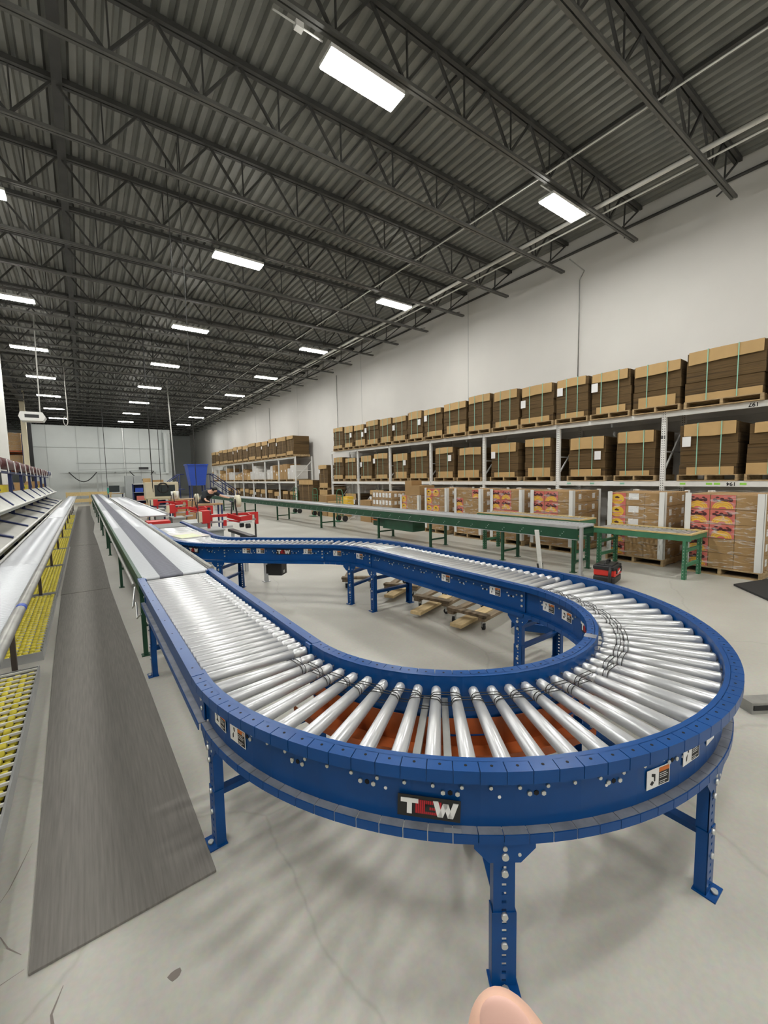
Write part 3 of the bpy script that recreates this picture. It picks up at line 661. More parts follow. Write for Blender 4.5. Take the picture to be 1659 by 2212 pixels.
# ================================================================== OLD LEFT CONVEYOR (galvanised, green legs)
def long_conveyor(label, x0, y0, y1, zt, width, pitch, legs, legc, worn, style, group=None, rz=0, name='roller_conveyor', rail_mats=('galv', 'alum'), leg_h=None):
    t = thing(name, label, 'conveyor', (x0, y0, 0), rz, group); L = y1-y0; h = zt-0.16
    # left rail
    mb = MB()
    if style == 'pipe':          # flow-line with tube guard on right
        mb.b(0, 0.03, 0, L, h, zt); mb.obj('left_rail', rail_mats[0], t)
        mb = MB(); mb.b(width-0.03, width, 0, L, zt-0.06, zt-0.01); mb.tube([(width+0.012, 0, zt-0.005), (width+0.012, L, zt-0.005)], 0.033, 12); mb.obj('right_rail', rail_mats[0], t)
    elif style == 'old':
        mb.b(0.0, 0.028, 0, L, h, zt-0.002); mb.b(0.0, 0.032, 0, L, zt-0.006, zt); mb.obj('left_rail', 'dgreen', t)
        mb = MB(); mb.tube([(-0.03, 0.15, zt-0.1), (-0.03, L, zt-0.1)], 0.02, 10); mb.obj('guard_tube', 'galv', t)
        mb = MB(); mb.b(width-0.03, width, 0, L, h, zt-0.004); mb.tube([(width-0.002, 0, zt-0.005), (width-0.002, L, zt-0.005)], 0.024, 12); mb.obj('right_rail', 'galv', t)
    elif style == 'green':
        for (a, b_, nm) in ((0, 0.03, 'left_rail'), (width-0.03, width, 'right_rail')):
            mb = MB(); mb.b(a, b_, 0, L, zt-0.235, zt-0.045, 0); mb.b(a-0.012, b_+0.012, 0, L, zt-0.03, zt, 1); mb.b(a-0.004, b_+0.004, 0, L, zt-0.05, zt-0.03, 1)
            mb.b(a-0.015 if a == 0 else a, b_ if a == 0 else b_+0.015, 0, L, zt-0.245, zt-0.235, 1)
            y = 0.15; j = 0
            while y < L:
                for dz in (0.1, 0.13, 0.17)[j % 2:]:
                    mb.cyl((a-0.006 if a == 0 else b_, y+dz, zt-dz-0.02), (a if a == 0 else b_+0.006, y+dz, zt-dz-0.02), 0.008, n=6, mi=1)
                y += 0.42; j += 1
            mb.obj(nm, ['dgreen', 'alum'], t)
    # rollers: the first hundred one by one, the rest as one part
    r = 0.0235 if pitch > 0.06 else pitch*0.37
    zr = zt-r-0.012; rl = width-0.07; rp = straight_roller(rl, r, False, 12, worn)
    n = int((L-0.06)/pitch); o = rp.obj('roller', ['roller2', 'worn'], t); o.location = (0.035, 0.04, zr)
    for k in range(1, min(n, 100)): dup(o, t, (0.035, 0.04+k*pitch, zr))
    if n > 100:
        rest = MB()
        for k in range(100, n):
            y = 0.04+k*pitch
            prof = [(0, r), (1, r)] if not worn else [(0, r), (worn[0], r), (worn[1], r), (1, r)]
            rest.turn((0.035, y, zr), (0.035+rl, y, zr), prof, 8, mis=[0] if not worn else [0, 1, 0])
        rest.obj('rollers', ['roller2', 'worn'], t)['kind'] = 'stuff'
    for (yy) in legs:
        hh = h if leg_h is None else leg_h
        mb = None
        for xx in (0.03, width-0.03 if style != 'pipe' or width > .5 else width-0.2):
            lm = MB(); lm.b(xx-0.02, xx+0.02, yy-0.025, yy+0.025, 0, hh+0.05); lm.b(xx-0.04, xx+0.04, yy-0.045, yy+0.045, 0, 0.008); lm.obj('leg', legc, t)
        MB().b(0.05, width-0.05 if style != 'pipe' or width > .5 else width-0.2, yy-0.008, yy+0.008, 0.3, 0.34).obj('cross_brace', legc, t)
    return t
long_conveyor('long roller conveyor with a dark worn stripe down its rollers, continuing the blue left leg', 0.375, 4.74, 17.0, ZT, 0.70, 0.055,
              [0.1, 3.5, 7.3, 8.6, 11.9], 'dgreen', (0.25, 0.6), 'old', 'long left conveyor line')
long_conveyor('far stretch of the old worn roller conveyor running up to the yellow guard rail', 0.375, 17.02, 38.5, ZT, 0.70, 0.055,
              [1.5, 5, 8.5, 12, 15.5, 19], 'dgreen', (0.25, 0.6), 'old', 'long left conveyor line')
long_conveyor('pale roller conveyor right beside the worn conveyor, beyond the blue merge', 1.16, 13.2, 29.8, ZT, 0.72, 0.055,
              [0.4, 4, 8, 12, 16], 'navy', None, 'pipe', rail_mats=('alum', 'alum'))
mb = MB(); mb.b(1.3, 1.85, 12.55, 13.1, 0.0, 0.7); tag(mb.obj('control_box', 'red', None), 'dark red box under the near end of the pale conveyor', 'box')
long_conveyor('narrow roller conveyor with grey tube rail above the wheel beds, nearest stretch', -0.87, 1.0, 14.0, 0.885, 0.42, 0.052,
              [4.16, 7.16, 9.86, 12.55], 'bsteel', None, 'pipe', 'narrow left conveyor line')
long_conveyor('narrow roller conveyor beside the flow racks, far stretch ending by the yellow guard', -0.87, 14.02, 33.5, 0.885, 0.42, 0.052,
              [2.23, 4.93, 7.63, 10.33, 13.03, 15.8, 18.5], 'bsteel', None, 'pipe', 'narrow left conveyor line')
MB().tube([(-0.438, 3.95, 0.88), (-0.438, 4.03, 0.88)], 0.0338, 12).obj('tape_band', 'blue2', [o for o in COL.objects if o.name == 'roller_conveyor.003'][0] if False else None)
_tb = [o for o in COL.objects if o.name == 'tape_band'][0]; tag(_tb, 'strip of blue-violet tape wrapped round the grey tube rail', 'tape')

# ---- green conveyor on the right
GZ = 0.845
def green_legs(parent, w_, ys, z, colour='dgreen'):
    for yy in ys:
        for xx in (0.035, w_-0.035):
            lm = MB(); lm.b(xx-0.03, xx+0.03, yy-0.022, yy+0.022, 0, z); lm.b(xx-0.05, xx+0.05, yy-0.05, yy+0.05, 0, 0.008); lm.obj('leg', colour, parent)
        MB().b(0.06, w_-0.06, yy-0.01, yy+0.01, 0.17, 0.21).obj('cross_brace', colour, parent)
t = long_conveyor('dark green powered roller conveyor, near half with its open end by the red wet vac', 7.0, 3.92, 14.0, GZ, 0.6, 0.08, [], 'dgreen', None, 'green', 'dark green conveyor line', rz=0.032)
green_legs(t, 0.6, (0.08, 1.6, 3.75, 5.9, 9.3), GZ-0.23)
MB().b(0.03, 0.57, 0.0, 0.02, GZ-0.16, GZ-0.09).obj('end_plate', 'dgreen', t)
t = long_conveyor('dark green powered roller conveyor, far half running toward the tape machines', 6.68, 14.03, 27.0, GZ, 0.6, 0.08, [], 'dgreen', None, 'green', 'dark green conveyor line', rz=0.032)
green_legs(t, 0.6, (3, 7.0, 10.5), GZ-0.23)
t = thing('drive_unit', 'dark green drive box with orange lettering hung under the green conveyor', 'drive unit', (6.95, 8.4, 0.3), 0.03)
MB().b(0.0, 0.45, 0, 1.3, 0, 0.3).obj('drive_case', 'dgreen', t, bevel=0.01); MB().b(0.1, 0.4, 1.35, 1.9, 0.03, 0.27).obj('drive_cover', 'dgreen', t)
mb = MB(); mb.b(-0.003, 0, 1.45, 1.85, 0.2, 0.23); mb.obj('lettering_strip', 'lorange', t)
# silver post at the end of the green conveyor & leaning white blade
mb = MB(); mb.b(-0.03, 0.03, -0.02, 0.02, 0.03, 0.85); mb.b(-0.05, 0.05, -0.04, 0.04, 0, 0.03)
tag(mb.obj('end_post', 'alum', None, (6.88, 3.78, 0)), 'tall silver post clamped to the open end of the green conveyor', 'post')
t = thing('stanchion_post', 'leaning white post in a black foot between the blue and green conveyors', 'post', (6.42, 4.28, 0), 0.3)
MB().bar((0.09, 0, 0.05), (-0.17, 0.0, 0.82), 0.07, 0.02).obj('post_bar', 'white', t); mb = MB(); mb.bar((0.1, 0.03, 0.0), (0.0, 0.03, 0.2), 0.03, 0.015); mb.bar((0.1, -0.03, 0.0), (0.07, -0.03, 0.2), 0.03, 0.015); mb.b(0, 0.25, -0.12, 0.12, 0, 0.015); mb.obj('post_foot', 'black', t)

# ---- yellow-railed gravity tables
def gravity_table(label, loc, rz, L, W, z, leg_ys, group):
    t = thing('gravity_roller_table', label, 'roller table', (loc[0], loc[1], 0), rz, group)
    for (a, b_) in ((0, 0.055), (W-0.055, W)):
        mb = MB(); mb.b(a, b_, 0, L, z-0.022, z, 0); mb.b(a+0.01, b_-0.01, 0.01, L-0.01, z-0.12, z-0.022, 1); mb.obj('side_rail', ['yrail', 'green'], t)
    mb = MB(); mb.b(0.055, W-0.055, 0, 0.05, z-0.022, z, 0); mb.b(0.055, W-0.055, 0.01, 0.03, z-0.1, z-0.022, 1); mb.obj('end_rail', ['yrail', 'green'], t)
    o = None; y = 0.09
    while y < L-0.03:
        if o is None: o = straight_roller(W-0.12, 0.018, False, 12).obj('roller', 'roller', t); o.location = (0.06, y, z-0.03)
        else: dup(o, t, (0.06, y, z-0.03))
        y += 0.076
    for yy in leg_ys:
        for xx in (0.06, W-0.06):
            lm = MB(); lm.b(xx-0.045, xx+0.045, yy-0.03, yy-0.026, 0, z-0.1); lm.b(xx-0.045, xx-0.041, yy-0.03, yy+0.02, 0, z-0.1); lm.b(xx+0.041, xx+0.045, yy-0.03, yy+0.02, 0, z-0.1)
            for i in range(10): lm.cyl((xx, yy-0.034, 0.05+i*0.055), (xx, yy-0.03, 0.05+i*0.055), 0.007, n=6, mi=1)
            for i in range(10): lm.cyl((xx-.049, yy, 0.05+i*0.055), (xx-.045, yy, 0.05+i*0.055), 0.007, n=6, mi=1)
            lm.obj('leg', ['green', 'zinc'], t)
        for zz in (0.2, 0.45): MB().b(0.1, W-0.1, yy-0.02, yy+0.02, zz, zz+0.05).obj('cross_brace', 'green', t)
    return t
gravity_table('green table with yellow rails and gravity rollers, between the green conveyor and the pallets', (7.86, 2.5), 0.0, 1.6, 0.76, 0.76, (0.1, 1.5), 'yellow railed roller tables')
gravity_table('yellow-railed gravity roller table half hidden behind the green conveyor end', (7.68, 4.25), 0.0, 2.6, 0.62, 0.88, (0.15, 2.4), 'yellow railed roller tables')

# ================================================================== FLOOR ITEMS
def slab(name, poly, z1, m, label, cat, z0=0.0, bevel=0.002):
    return tag(MB().prism(poly, z0, z1).obj(name, m, bevel=bevel), label, cat)
slab('floor_mat', [(-0.285, 1.89), (0.375, 1.9), (0.36, 2.9), (0.325, 4.7), (0.285, 6.2), (0.245, 8.27), (-0.41, 8.26), (-0.36, 5), (-0.315, 3.1)], 0.012, 'mat_', 'grey ribbed runner mat, the nearest piece with its curled corner at a blue leg', 'floor mat')['group'] = 'grey aisle mats'
slab('floor_mat', [(-0.42, 8.3), (0.245, 8.3), (0.24, 11), (0.21, 14.4), (-0.42, 14.4)], 0.012, 'mat_', 'grey ribbed runner mat, the middle piece of the aisle', 'floor mat')['group'] = 'grey aisle mats'
slab('floor_mat', [(-0.44, 14.45), (0.21, 14.45), (0.16, 18), (0.26, 22), (0.2, 28), (0.25, 37.5), (-0.47, 37.5), (-0.48, 24)], 0.012, 'mat_', 'grey ribbed runner mat, the farthest piece reaching the yellow guard', 'floor mat')['group'] = 'grey aisle mats'
mb = MB(); mb.prism([(7.43, 1.44), (8.05, 1.98), (9.3, 1.6), (8.7, 0.75)], 0, 0.03); tag(mb.obj('rubber_sheet', 'rubber', bevel=0.004), 'black rubber sheet on the floor in front of the rightmost pallet', 'mat')
# stain patches and cracks on the floor
mb = MB(); mb.prism([(0.15+0.022*math.cos(a*.7)*(1+.2*math.sin(a*2.1)), 1.575+0.02*math.sin(a*.7)*(1+.2*math.cos(a*1.3))) for a in range(9)], 0, 0.0008)
tag(mb.obj('floor_stain', 'crack'), 'small dark blot on the bare floor in front of the mat', 'stain')
def crack(pts, w_, label):
    mb = MB(); P = [Vector((x, y, 0.0009)) for x, y in pts]; Q = []
    for i, p in enumerate(P):
        d = (P[min(i+1, len(P)-1)]-P[max(i-1, 0)]).normalized(); nn = Vector((-d.y, d.x, 0)); ww = w_*(0.5+random.random()*0.8)*(0.25 if i in (0, len(P)-1) else 1)
        Q += [p-nn*ww, p+nn*ww]
    mb.add(Q, [(2*i, 2*i+1, 2*i+3, 2*i+2) for i in range(len(P)-1)]); tag(mb.obj('floor_crack', 'crack'), label, 'crack')
crack([(-0.18, 1.78), (-0.21, 1.7), (-0.2, 1.63), (-0.175, 1.52), (-0.185, 1.46), (-0.17, 1.4)], 0.006, 'dark wandering floor crack leaving the near corner of the mat')
crack([(-0.33, 2.62), (-0.37, 2.45), (-0.39, 2.37), (-0.42, 2.3)], 0.003, 'thin floor crack between the yellow wheel bed and the mat, upper one')
crack([(-0.44, 2.15), (-0.39, 2.13), (-0.36, 2.06), (-0.315, 2.0)], 0.003, 'thin floor crack between the yellow wheel bed and the mat, middle one')
crack([(-0.47, 1.93), (-0.4, 1.91), (-0.3, 1.93)], 0.003, 'thin floor crack between the yellow wheel bed and the mat, lower one')
# metal bar on floor right
t = thing('metal_channel', 'grey metal channel with a black strip lying on the floor right of the bend', 'metal bar', (3.9, 0.82, 0), R_(-33))
MB().b(-0.02, 1.6, -0.03, 0.08, 0, 0.085).obj('channel_body', 'galv', t); MB().b(-0.01, 1.6, -0.037, -0.03, 0.03, 0.065).obj('black_strip', 'rubber', t)

# ---- wet vac
t = thing('wet_vacuum', 'red and black wet vacuum on the floor below the green conveyor end', 'vacuum', (6.88, 3.33, 0), R_(12))
mb = MB(); mb.b(-0.22, 0.22, -0.16, 0.16, 0.0, 0.13); mb.obj('tank', 'black', t, bevel=0.03)
mb = MB(); mb.b(-0.205, 0.205, -0.168, 0.155, 0.125, 0.23); mb.obj('red_body', 'redp', t, bevel=0.02)
mb = MB(); mb.b(-0.22, 0.22, -0.16, 0.16, 0.225, 0.29); mb.b(-0.17, 0.17, -0.12, 0.12, 0.285, 0.31); mb.obj('lid', 'black', t, bevel=0.02)
mb = MB(); mb.tube([(-0.16, 0, 0.29), (-0.12, 0, 0.35), (0.12, 0, 0.35), (0.16, 0, 0.29)], 0.016, 8); mb.obj('handle', 'black', t)
mb = MB(); mb.tube([(-0.22, -0.1, 0.28), (-0.29, -0.11, 0.2), (-0.27, -0.1, 0.03), (-0.2, -0.05, 0.03)], 0.024, 8); mb.obj('hose', 'black', t)
for s_ in (-0.13, 0.13): MB().b(s_-0.025, s_+0.025, -0.18, -0.16, 0.17, 0.25).obj('latch', 'black', t)
text_mesh('lettering', 'Milwaukee', 0.05, 'paper', face_T(0.03, -0.171, 0.195, 0, -1, R_(12)), t)

# ---- dollies
def dolly(label, c, rz, plank=True):
    t = thing('wooden_dolly', label, 'dolly', (c[0], c[1], 0), rz, 'wooden dollies under the blue conveyor')
    for s_ in (-1, 1):
        MB().b(-0.42, 0.42, s_*0.21-0.045, s_*0.21+0.045, 0.115, 0.15).obj('side_board', 'oldwood', t, bevel=0.003)
        MB().b(s_*0.36-0.05, s_*0.36+0.05, -0.27, 0.27, 0.151, 0.186).obj('end_board', 'oldwood', t, bevel=0.003)
    for sx in (-1, 1):
        for sy in (-1, 1):
            w1 = MB(); w1.b(-0.03, 0.03, -0.022, 0.022, 0.085, 0.113); w1.b(-0.02, 0.02, -0.022, -0.018, 0.035, 0.09); w1.b(-0.02, 0.02, 0.018, 0.022, 0.035, 0.09)
            cs = w1.obj('caster', 'zinc', t, (sx*0.35, sy*0.2, 0), random.uniform(-1, 1))
            MB().cyl((0, -0.014, 0.035), (0, 0.014, 0.035), 0.035, n=16).obj('wheel', 'rubber', cs)
    return t
for c, rz, l, pk in (((3.95, 3.42), R_(12), 'wooden caster dolly under the return leg, the one nearest the bend', (3.68, 3.36, R_(12))),
                 ((3.98, 4.12), R_(18), 'wooden caster dolly under the return leg, the middle one', (3.6, 4.02, R_(18))),
                 ((4.05, 5.0), R_(32), 'wooden caster dolly under the return leg, the farthest one', (3.75, 4.85, R_(25)))):
    dolly(l, c, rz)
    which = l.split(', ')[1]
    mb = MB(); mb.b(-0.36, 0.5, -0.075, 0.075, 0, 0.04)
    tag(mb.obj('wood_plank', 'newwood', None, (pk[0], pk[1], 0.06), pk[2], bevel=0.003), 'pale fresh plank pushed through the dolly, '+which, 'plank', 'planks in the dollies')
for z, (x, y), rz in ((0.188, (3.72, 5.9), 0.9), ):
    dolly('old weathered dolly standing behind the blue legs, partly on its own', (x, y), rz)
# blue jack
t = thing('trolley_jack', 'low blue trolley jack on the floor behind the bend leg', 'jack', (4.05, 2.68, 0), R_(-60))
mb = MB(); mb.b(-0.3, 0.25, -0.1, -0.07, 0.04, 0.13); mb.b(-0.3, 0.25, 0.07, 0.1, 0.04, 0.13); mb.b(0.0, 0.22, -0.07, 0.07, 0.06, 0.12); mb.obj('jack_frame', 'blue', t, bevel=0.006)
mb = MB(); mb.bar((0.1, 0, 0.1), (-0.25, 0, 0.15), 0.07, 0.04); mb.cyl((-0.25, 0, 0.15), (-0.25, 0, 0.18), 0.045, n=14); mb.obj('lift_arm', 'navy', t)
for x, y in ((-0.26, -0.12), (-0.26, 0.12), (0.2, -0.12), (0.2, 0.12)): MB().cyl((x, y-0.02, 0.04), (x, y+0.02, 0.04), 0.04, n=14).obj('wheel', 'zinc', t)
MB().tube([(0.22, 0, 0.1), (0.42, 0, 0.22)], 0.015, 8).obj('handle_socket', 'blue', t)

# ---- yellow wheel beds
bedd = [(1.15, 4.96), (5.36, 8.1), (8.22, 10.8), (10.92, 13.5), (13.6, 16.2), (16.3, 18.9), (19.0, 21.6), (21.7, 24.3), (24.4, 27.0)]
wheel0 = None
for i, (y0, y1) in enumerate(bedd):
    t = thing('wheel_conveyor_bed', 'low floor bed of yellow skate wheels, %s from the near end' % ORD[i], 'wheel bed', (-0.45, y0, 0), 0, 'yellow wheel beds')
    L = y1-y0; fm = MB(); fm.b(-0.012, 0.0, 0, L, 0.0, 0.094); fm.b(-1.16, -1.148, 0, L, 0.0, 0.094); fm.b(-1.148, -0.012, 0, 0.01, 0.0, 0.09); fm.b(-1.148, -0.012, L-0.01, L, 0.0, 0.09); fm.b(-1.148, -0.012, 0.01, L-0.01, 0.003, 0.02, 1)
    y = 0.05
    while y < L-0.03: fm.b(-1.148, -0.012, y-0.007, y+0.007, 0.078 if i == 0 else 0.06, 0.094 if i == 0 else 0.078, 2); y += 0.1
    fm.obj('bed_frame', ['alum', 'black', 'white'], t)
    y = 0.1; rest = MB(); ws = []
    while y < L-0.03:
        for k in range(12):
            ws.append((-0.05-k*0.094, y-0.028, 0.068)); ws.append((-0.05-k*0.094-0.047, y-0.066, 0.068))
        y += 0.1
    ws.sort(key=lambda q: (-q[0] > 0.4 or y0+q[1] < 2.3, q[1]))
    nind = 100 if i == 0 else 0
    for k, q in enumerate(ws):
        if k < nind:
            if wheel0 is None: wheel0 = MB().turn((-0.021, 0, 0), (0.021, 0, 0), [(0, .018), (0.12, .026), (0.5, .028), (0.88, .026), (1, .018)], 14).obj('wheel', 'yellow', t); wheel0.location = q
            else: dup(wheel0, t, q)
        else:
            rest.turn((q[0]-0.021, q[1], q[2]), (q[0]+0.021, q[1], q[2]), [(0, .018), (0.12, .027), (0.88, .027), (1, .018)], 8 if y0 > 5.3 else 12)
    rest.obj('wheels', 'yellow', t)['kind'] = 'stuff'

# ---- flow racks on the left
FRY = [5.4+2.6*k for k in range(0, 11)]
lip0 = -1.15
for i in range(len(FRY)-1):
    y0, y1 = FRY[i], FRY[i+1]
    t = thing('carton_flow_rack', 'blue flow rack bay with sloping pale shelves, %s from the near end' % ORD[i], 'flow rack', (0, y0, 0), 0, 'carton flow rack bays')
    L = y1-y0
    for xx in (-1.70, -2.12):
        mb = MB(); mb.b(xx-0.04, xx+0.04, 0.0, 0.08, 0, 2.3 if xx > -2 else 1.5); mb.obj('post', 'navy', t)
    for (xa, za, xb, zb, nm) in ((-1.15, 0.73, -2.15, 1.07, 'lower_shelf'), (-1.38, 1.24, -1.72, 1.56, 'upper_shelf')):
        mb = MB(); T = 0.012
        mb.add([(xa, 0.03, za), (xa, L-0.03, za), (xb, L-0.03, zb), (xb, 0.03, zb), (xa, 0.03, za-T), (xa, L-0.03, za-T), (xb, L-0.03, zb-T), (xb, 0.03, zb-T)],
               [(0, 1, 2, 3), (7, 6, 5, 4), (0, 4, 5, 1), (1, 5, 6, 2), (2, 6, 7, 3), (3, 7, 4, 0)])
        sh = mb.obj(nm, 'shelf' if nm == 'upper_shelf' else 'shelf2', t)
        MB().tube([(xa+0.015, 0, za+0.005), (xa+0.015, L, za+0.005)], 0.022, 8).obj('lip_rail', 'white', sh)
        for k, yy in enumerate((0.04,)):
            mb = MB(); mb.bar((xa-0.02, yy, za+0.03), (xb, yy, zb+0.03), 0.12, 0.03); mb.obj('divider', 'navy', sh)
        sb = MB(); sb.b(xa-0.01, xa+0.01, 0, L, za-0.07, za-0.02); sb.obj('beam', 'greyp', sh)
    MB().b(-2.2, -1.75, 0.1, L-0.1, 1.42, 1.45).obj('rear_shelf', 'yrail', t)
    MB().b(-2.2, -2.17, 0.0, L-0.01, 0.0, 1.02).obj('rear_panel', 'dwall', t)
    # rolled covers along the top with hanging white tags
    cover = MB(); cover.turn((-1.66, 0.0, 2.30), (-1.66, L-0.01, 2.30), [(0, .14), (0.5, .15), (1, .14)], 16); cover.obj('rolled_cover', 'maroon' if i < 9 else 'navy', t)
    mb = MB(); mb.b(-1.75, -1.65, 0, L, 2.06, 2.12); mb.obj('top_beam', 'navy', t)
    for yy in (0.5, L/2+0.5):
        mb = MB(); mb.bar((-1.50, yy, 2.38), (-1.485, yy+0.1, 2.06), 0.012, 0.09); mb.obj('white_tag', 'paper', t)
    mb = MB(); mb.bar((-1.7, 0.06, 2.1), (-1.7, 0.65, 1.62), 0.04, 0.04); mb.bar((-1.7, 0.65, 2.1), (-1.7, 0.06, 1.85), 0.03, 0.03); mb.obj('side_brace', 'navy', t)
    for k in range(3):
        w0 = random.uniform(0.25, 0.4); yy = 0.3+k*0.78
        if (i+k) % 2 == 0:
            tag(MB().b(-2.15, -1.82, y0+yy, y0+yy+w0+0.1, 1.451, 1.45+random.uniform(0.2, 0.42)).obj('carton', ('yellow', 'card', 'card')[k]), '%s carton on the rear shelf of the flow racks, %s bay' % (('yellow', 'brown', 'larger brown')[k], ORD[i]), 'carton', 'cartons on the flow rack')
# white & beige columns and the dark storage behind
def column(x, y, w_, h, m, l):
    mb = MB(); mb.b(-w_/2, w_/2, -w_/2, w_/2, 0, h); mb.b(-w_/2-.08, w_/2+.08, -w_/2-.08, w_/2+.08, 0, 0.02); return tag(mb.obj('steel_column', m, None, (x, y, 0)), l, 'column')
column(-2.56, 23.0, 0.28, ZB+.8, 'white', 'white square steel column rising left of the flow racks'); 
column(-3.1, 38.0, 0.28, ZB+.8, 'cream', 'beige steel column beside the black edge of the grey partition')
mb = MB(); mb.bar((-3.1, 6, 7.6), (-3.1, 57, 7.6), 0.25, 0.5); tag(mb.obj('roof_girder', 'steel'), 'deep dark girder running over the left columns', 'girder')
t = thing('pallet_rack', 'dark pallet rack standing behind the left columns', 'rack', (-6.3, 38.6, 0))
for yy in (0, 3, 6):
    for xx in (0, 3.0): MB().b(xx-.05, xx+.05, yy-.05, yy+.05, 0, 5.2).obj('upright', 'navy', t)
for zz in (2.75, 4.05):
    for yy in (0, 3, 6): MB().b(0, 3.0, yy-.03, yy+.03, zz-0.1, zz).obj('beam', 'orange', t)
    MB().b(0, 3.0, 0, 6, zz, zz+.03).obj('deck', 'oldwood', t)
for k, (zz, hh) in enumerate(((4.085, 1.2), (2.785, 0.95))):
    for j in range(2):
        bx = MB(); bx.b(-6.2+j*1.5, -4.9+j*1.5, 38.8, 40.0, zz, zz+hh)
        b_ = tag(bx.obj('wrapped_load', 'card'), 'film-wrapped brown load on the %s shelf of the dark rack, %s one' % (('upper', 'lower')[k], ('outer', 'inner')[j]), 'load', 'loads in the dark rack')
        MB().b(-6.22+j*1.5, -4.88+j*1.5, 38.78, 40.02, zz, zz+hh+.02).obj('film', 'film', b_)
# heater / sign box hung from ceiling
t = thing('unit_heater', 'white box unit with a dark grille hung from the ceiling at left', 'heater', (-1.34, 20.0, 4.02))
T = Matrix.Rotation(PI/2, 4, 'X')
MB().prism([(-0.34, 0), (0.28, 0), (0.37, 0.15), (0.28, 0.32), (-0.34, 0.32), (-0.4, 0.15)], -0.3, 0.3, 0, T).obj('case', 'white', t, bevel=0.01)
mb = MB(); mb.b(-0.22, 0.18, -0.305, -0.3, 0.11, 0.23); mb.obj('grille', 'black', t)
mb = MB(); mb.tube([(0.2, 0, 0.32), (0.26, 0, 4.08)], 0.02, 8); mb.obj('hanger_rod', 'white', t)
t = tag(MB().tube([(-0.55+0.09*math.cos(a*.6), 27, 4.9+0.22*math.sin(a*.6)) for a in range(11)]+[(-0.45, 27, 5.2), (-0.45, 27, 8.1)], 0.02, 8).obj('hose_loop', 'clear'), 'small looped clear hose hanging below a far ceiling light', 'hose')

# ================================================================== RIGHT RACKS
RX = 10.1; Z1, Z2 = 1.57, 3.03; RDEP = 1.05
def rack(label, yposts, group, numbers=()):
    t = thing('pallet_rack', label, 'pallet rack', (RX, yposts[0], 0), 0, group); y00 = yposts[0]
    up0 = None
    for yp in yposts:
        for xx in (0.0, RDEP):
            if up0 is None: up0 = MB().b(-0.005, 0.07, -0.045, 0.045, 0, Z2+0.02).obj('upright', 'perf', t); o = up0
            else: o = dup(up0, t)
            o.location = (xx, yp-y00, 0)
        mb = MB(); mb.bar((0.05, yp-y00, 0.2), (RDEP, yp-y00, 1.3), 0.03, 0.03); mb.bar((RDEP, yp-y00, 1.35), (0.05, yp-y00, 1.35), 0.03, 0.03); mb.bar((0.05, yp-y00, 1.75), (RDEP, yp-y00, 2.75), 0.03, 0.03); mb.bar((0.05, yp-y00, 2.2), (RDEP, yp-y00, 2.2), 0.025, 0.025)
        mb.obj('side_brace', 'white', t)
    for a, b_ in zip(yposts[:-1], yposts[1:]):
        for z in (Z1, Z2):
            for xx in (-0.012, RDEP+0.02): MB().b(xx, xx+0.045, a-y00+0.045, b_-y00-0.045, z-0.11, z).obj('beam', 'white', t)
            MB().b(0.3, 0.34, a-y00+0.05, b_-y00-.05, z-0.03, z).obj('deck_support', 'greyp', t)
    return t
YP1 = [-3.55, -1.12, 1.33, 3.79, 6.23, 8.72, 11.17, 13.62, 16.05, 18.5]
YP2 = [22.95, 25.5, 28.0, 30.5, 32.9, 35.2, 37.5, 39.9, 42.4]
r1 = rack('white perforated pallet rack along the right wall, the longer near one', YP1, 'white pallet racks')
r2 = rack('white perforated pallet rack along the right wall, the far one', YP2, 'white pallet racks')
# beam numbers and stickers on rack 1 (bay between y 1.33 and 3.79)
def on_rack(y, z): return face_T(-0.0135, y-YP1[0], z, -1, 0)
text_mesh('number_lettering', '197', 0.1, 'ink', on_rack(2.33, Z2-0.055) @ Matrix.Rotation(PI, 4, 'Z'), r1)
text_mesh('number_lettering', '194', 0.1, 'ink', on_rack(2.6, Z1-0.055) @ Matrix.Rotation(PI, 4, 'Z'), r1)
text_mesh('number_lettering', '81', 0.1, 'ink', on_rack(3.79, 2.5), r1).location = (0.006, 0, 0)
for yy, mm in ((3.4, 'lime'), (2.95, 'lime'), (2.7+.12, 'lime'), (2.42, 'lime'), (5.9, 'strap'), (5.3, 'strap'), (4.6, 'strap')):
    MB().b(-0.05, 0.05, -0.02, 0.02, 0, 0.001, 0, on_rack(yy, Z1-0.055)).obj('sticker', mm, r1)

# ---- pallets
def pallet_mesh(L=1.0, D=1.05):  # L along y, D along x
    mb = MB(); h = 0.13
    for k in range(7): x = k*(D-0.09)/6; mb.b(x, x+0.09, 0, L, h-0.018, h)
    for k in range(3): y = k*(L-0.04)/2; mb.b(0.0, D, y, y+0.04, 0.02, h-0.018)
    for x in (0, D/2-0.05, D-0.1): mb.b(x, x+0.1, 0, L, 0, 0.02)
    return mb
_pal = None
def pallet(x, y, z, L, label, group, rz=0, D=1.05):
    global _pal
    if _pal is None: _pal = pallet_mesh(1.0).obj('wooden_pallet', 'wood'); o = _pal
    else: o = dup(_pal)
    o.location = (x, y, z+(0.001 if z > 0 else 0)); o.scale = (D/1.05, L, 1); o.rotation_euler = (0, 0, rz)
    tag(o, label, 'pallet', group); return o
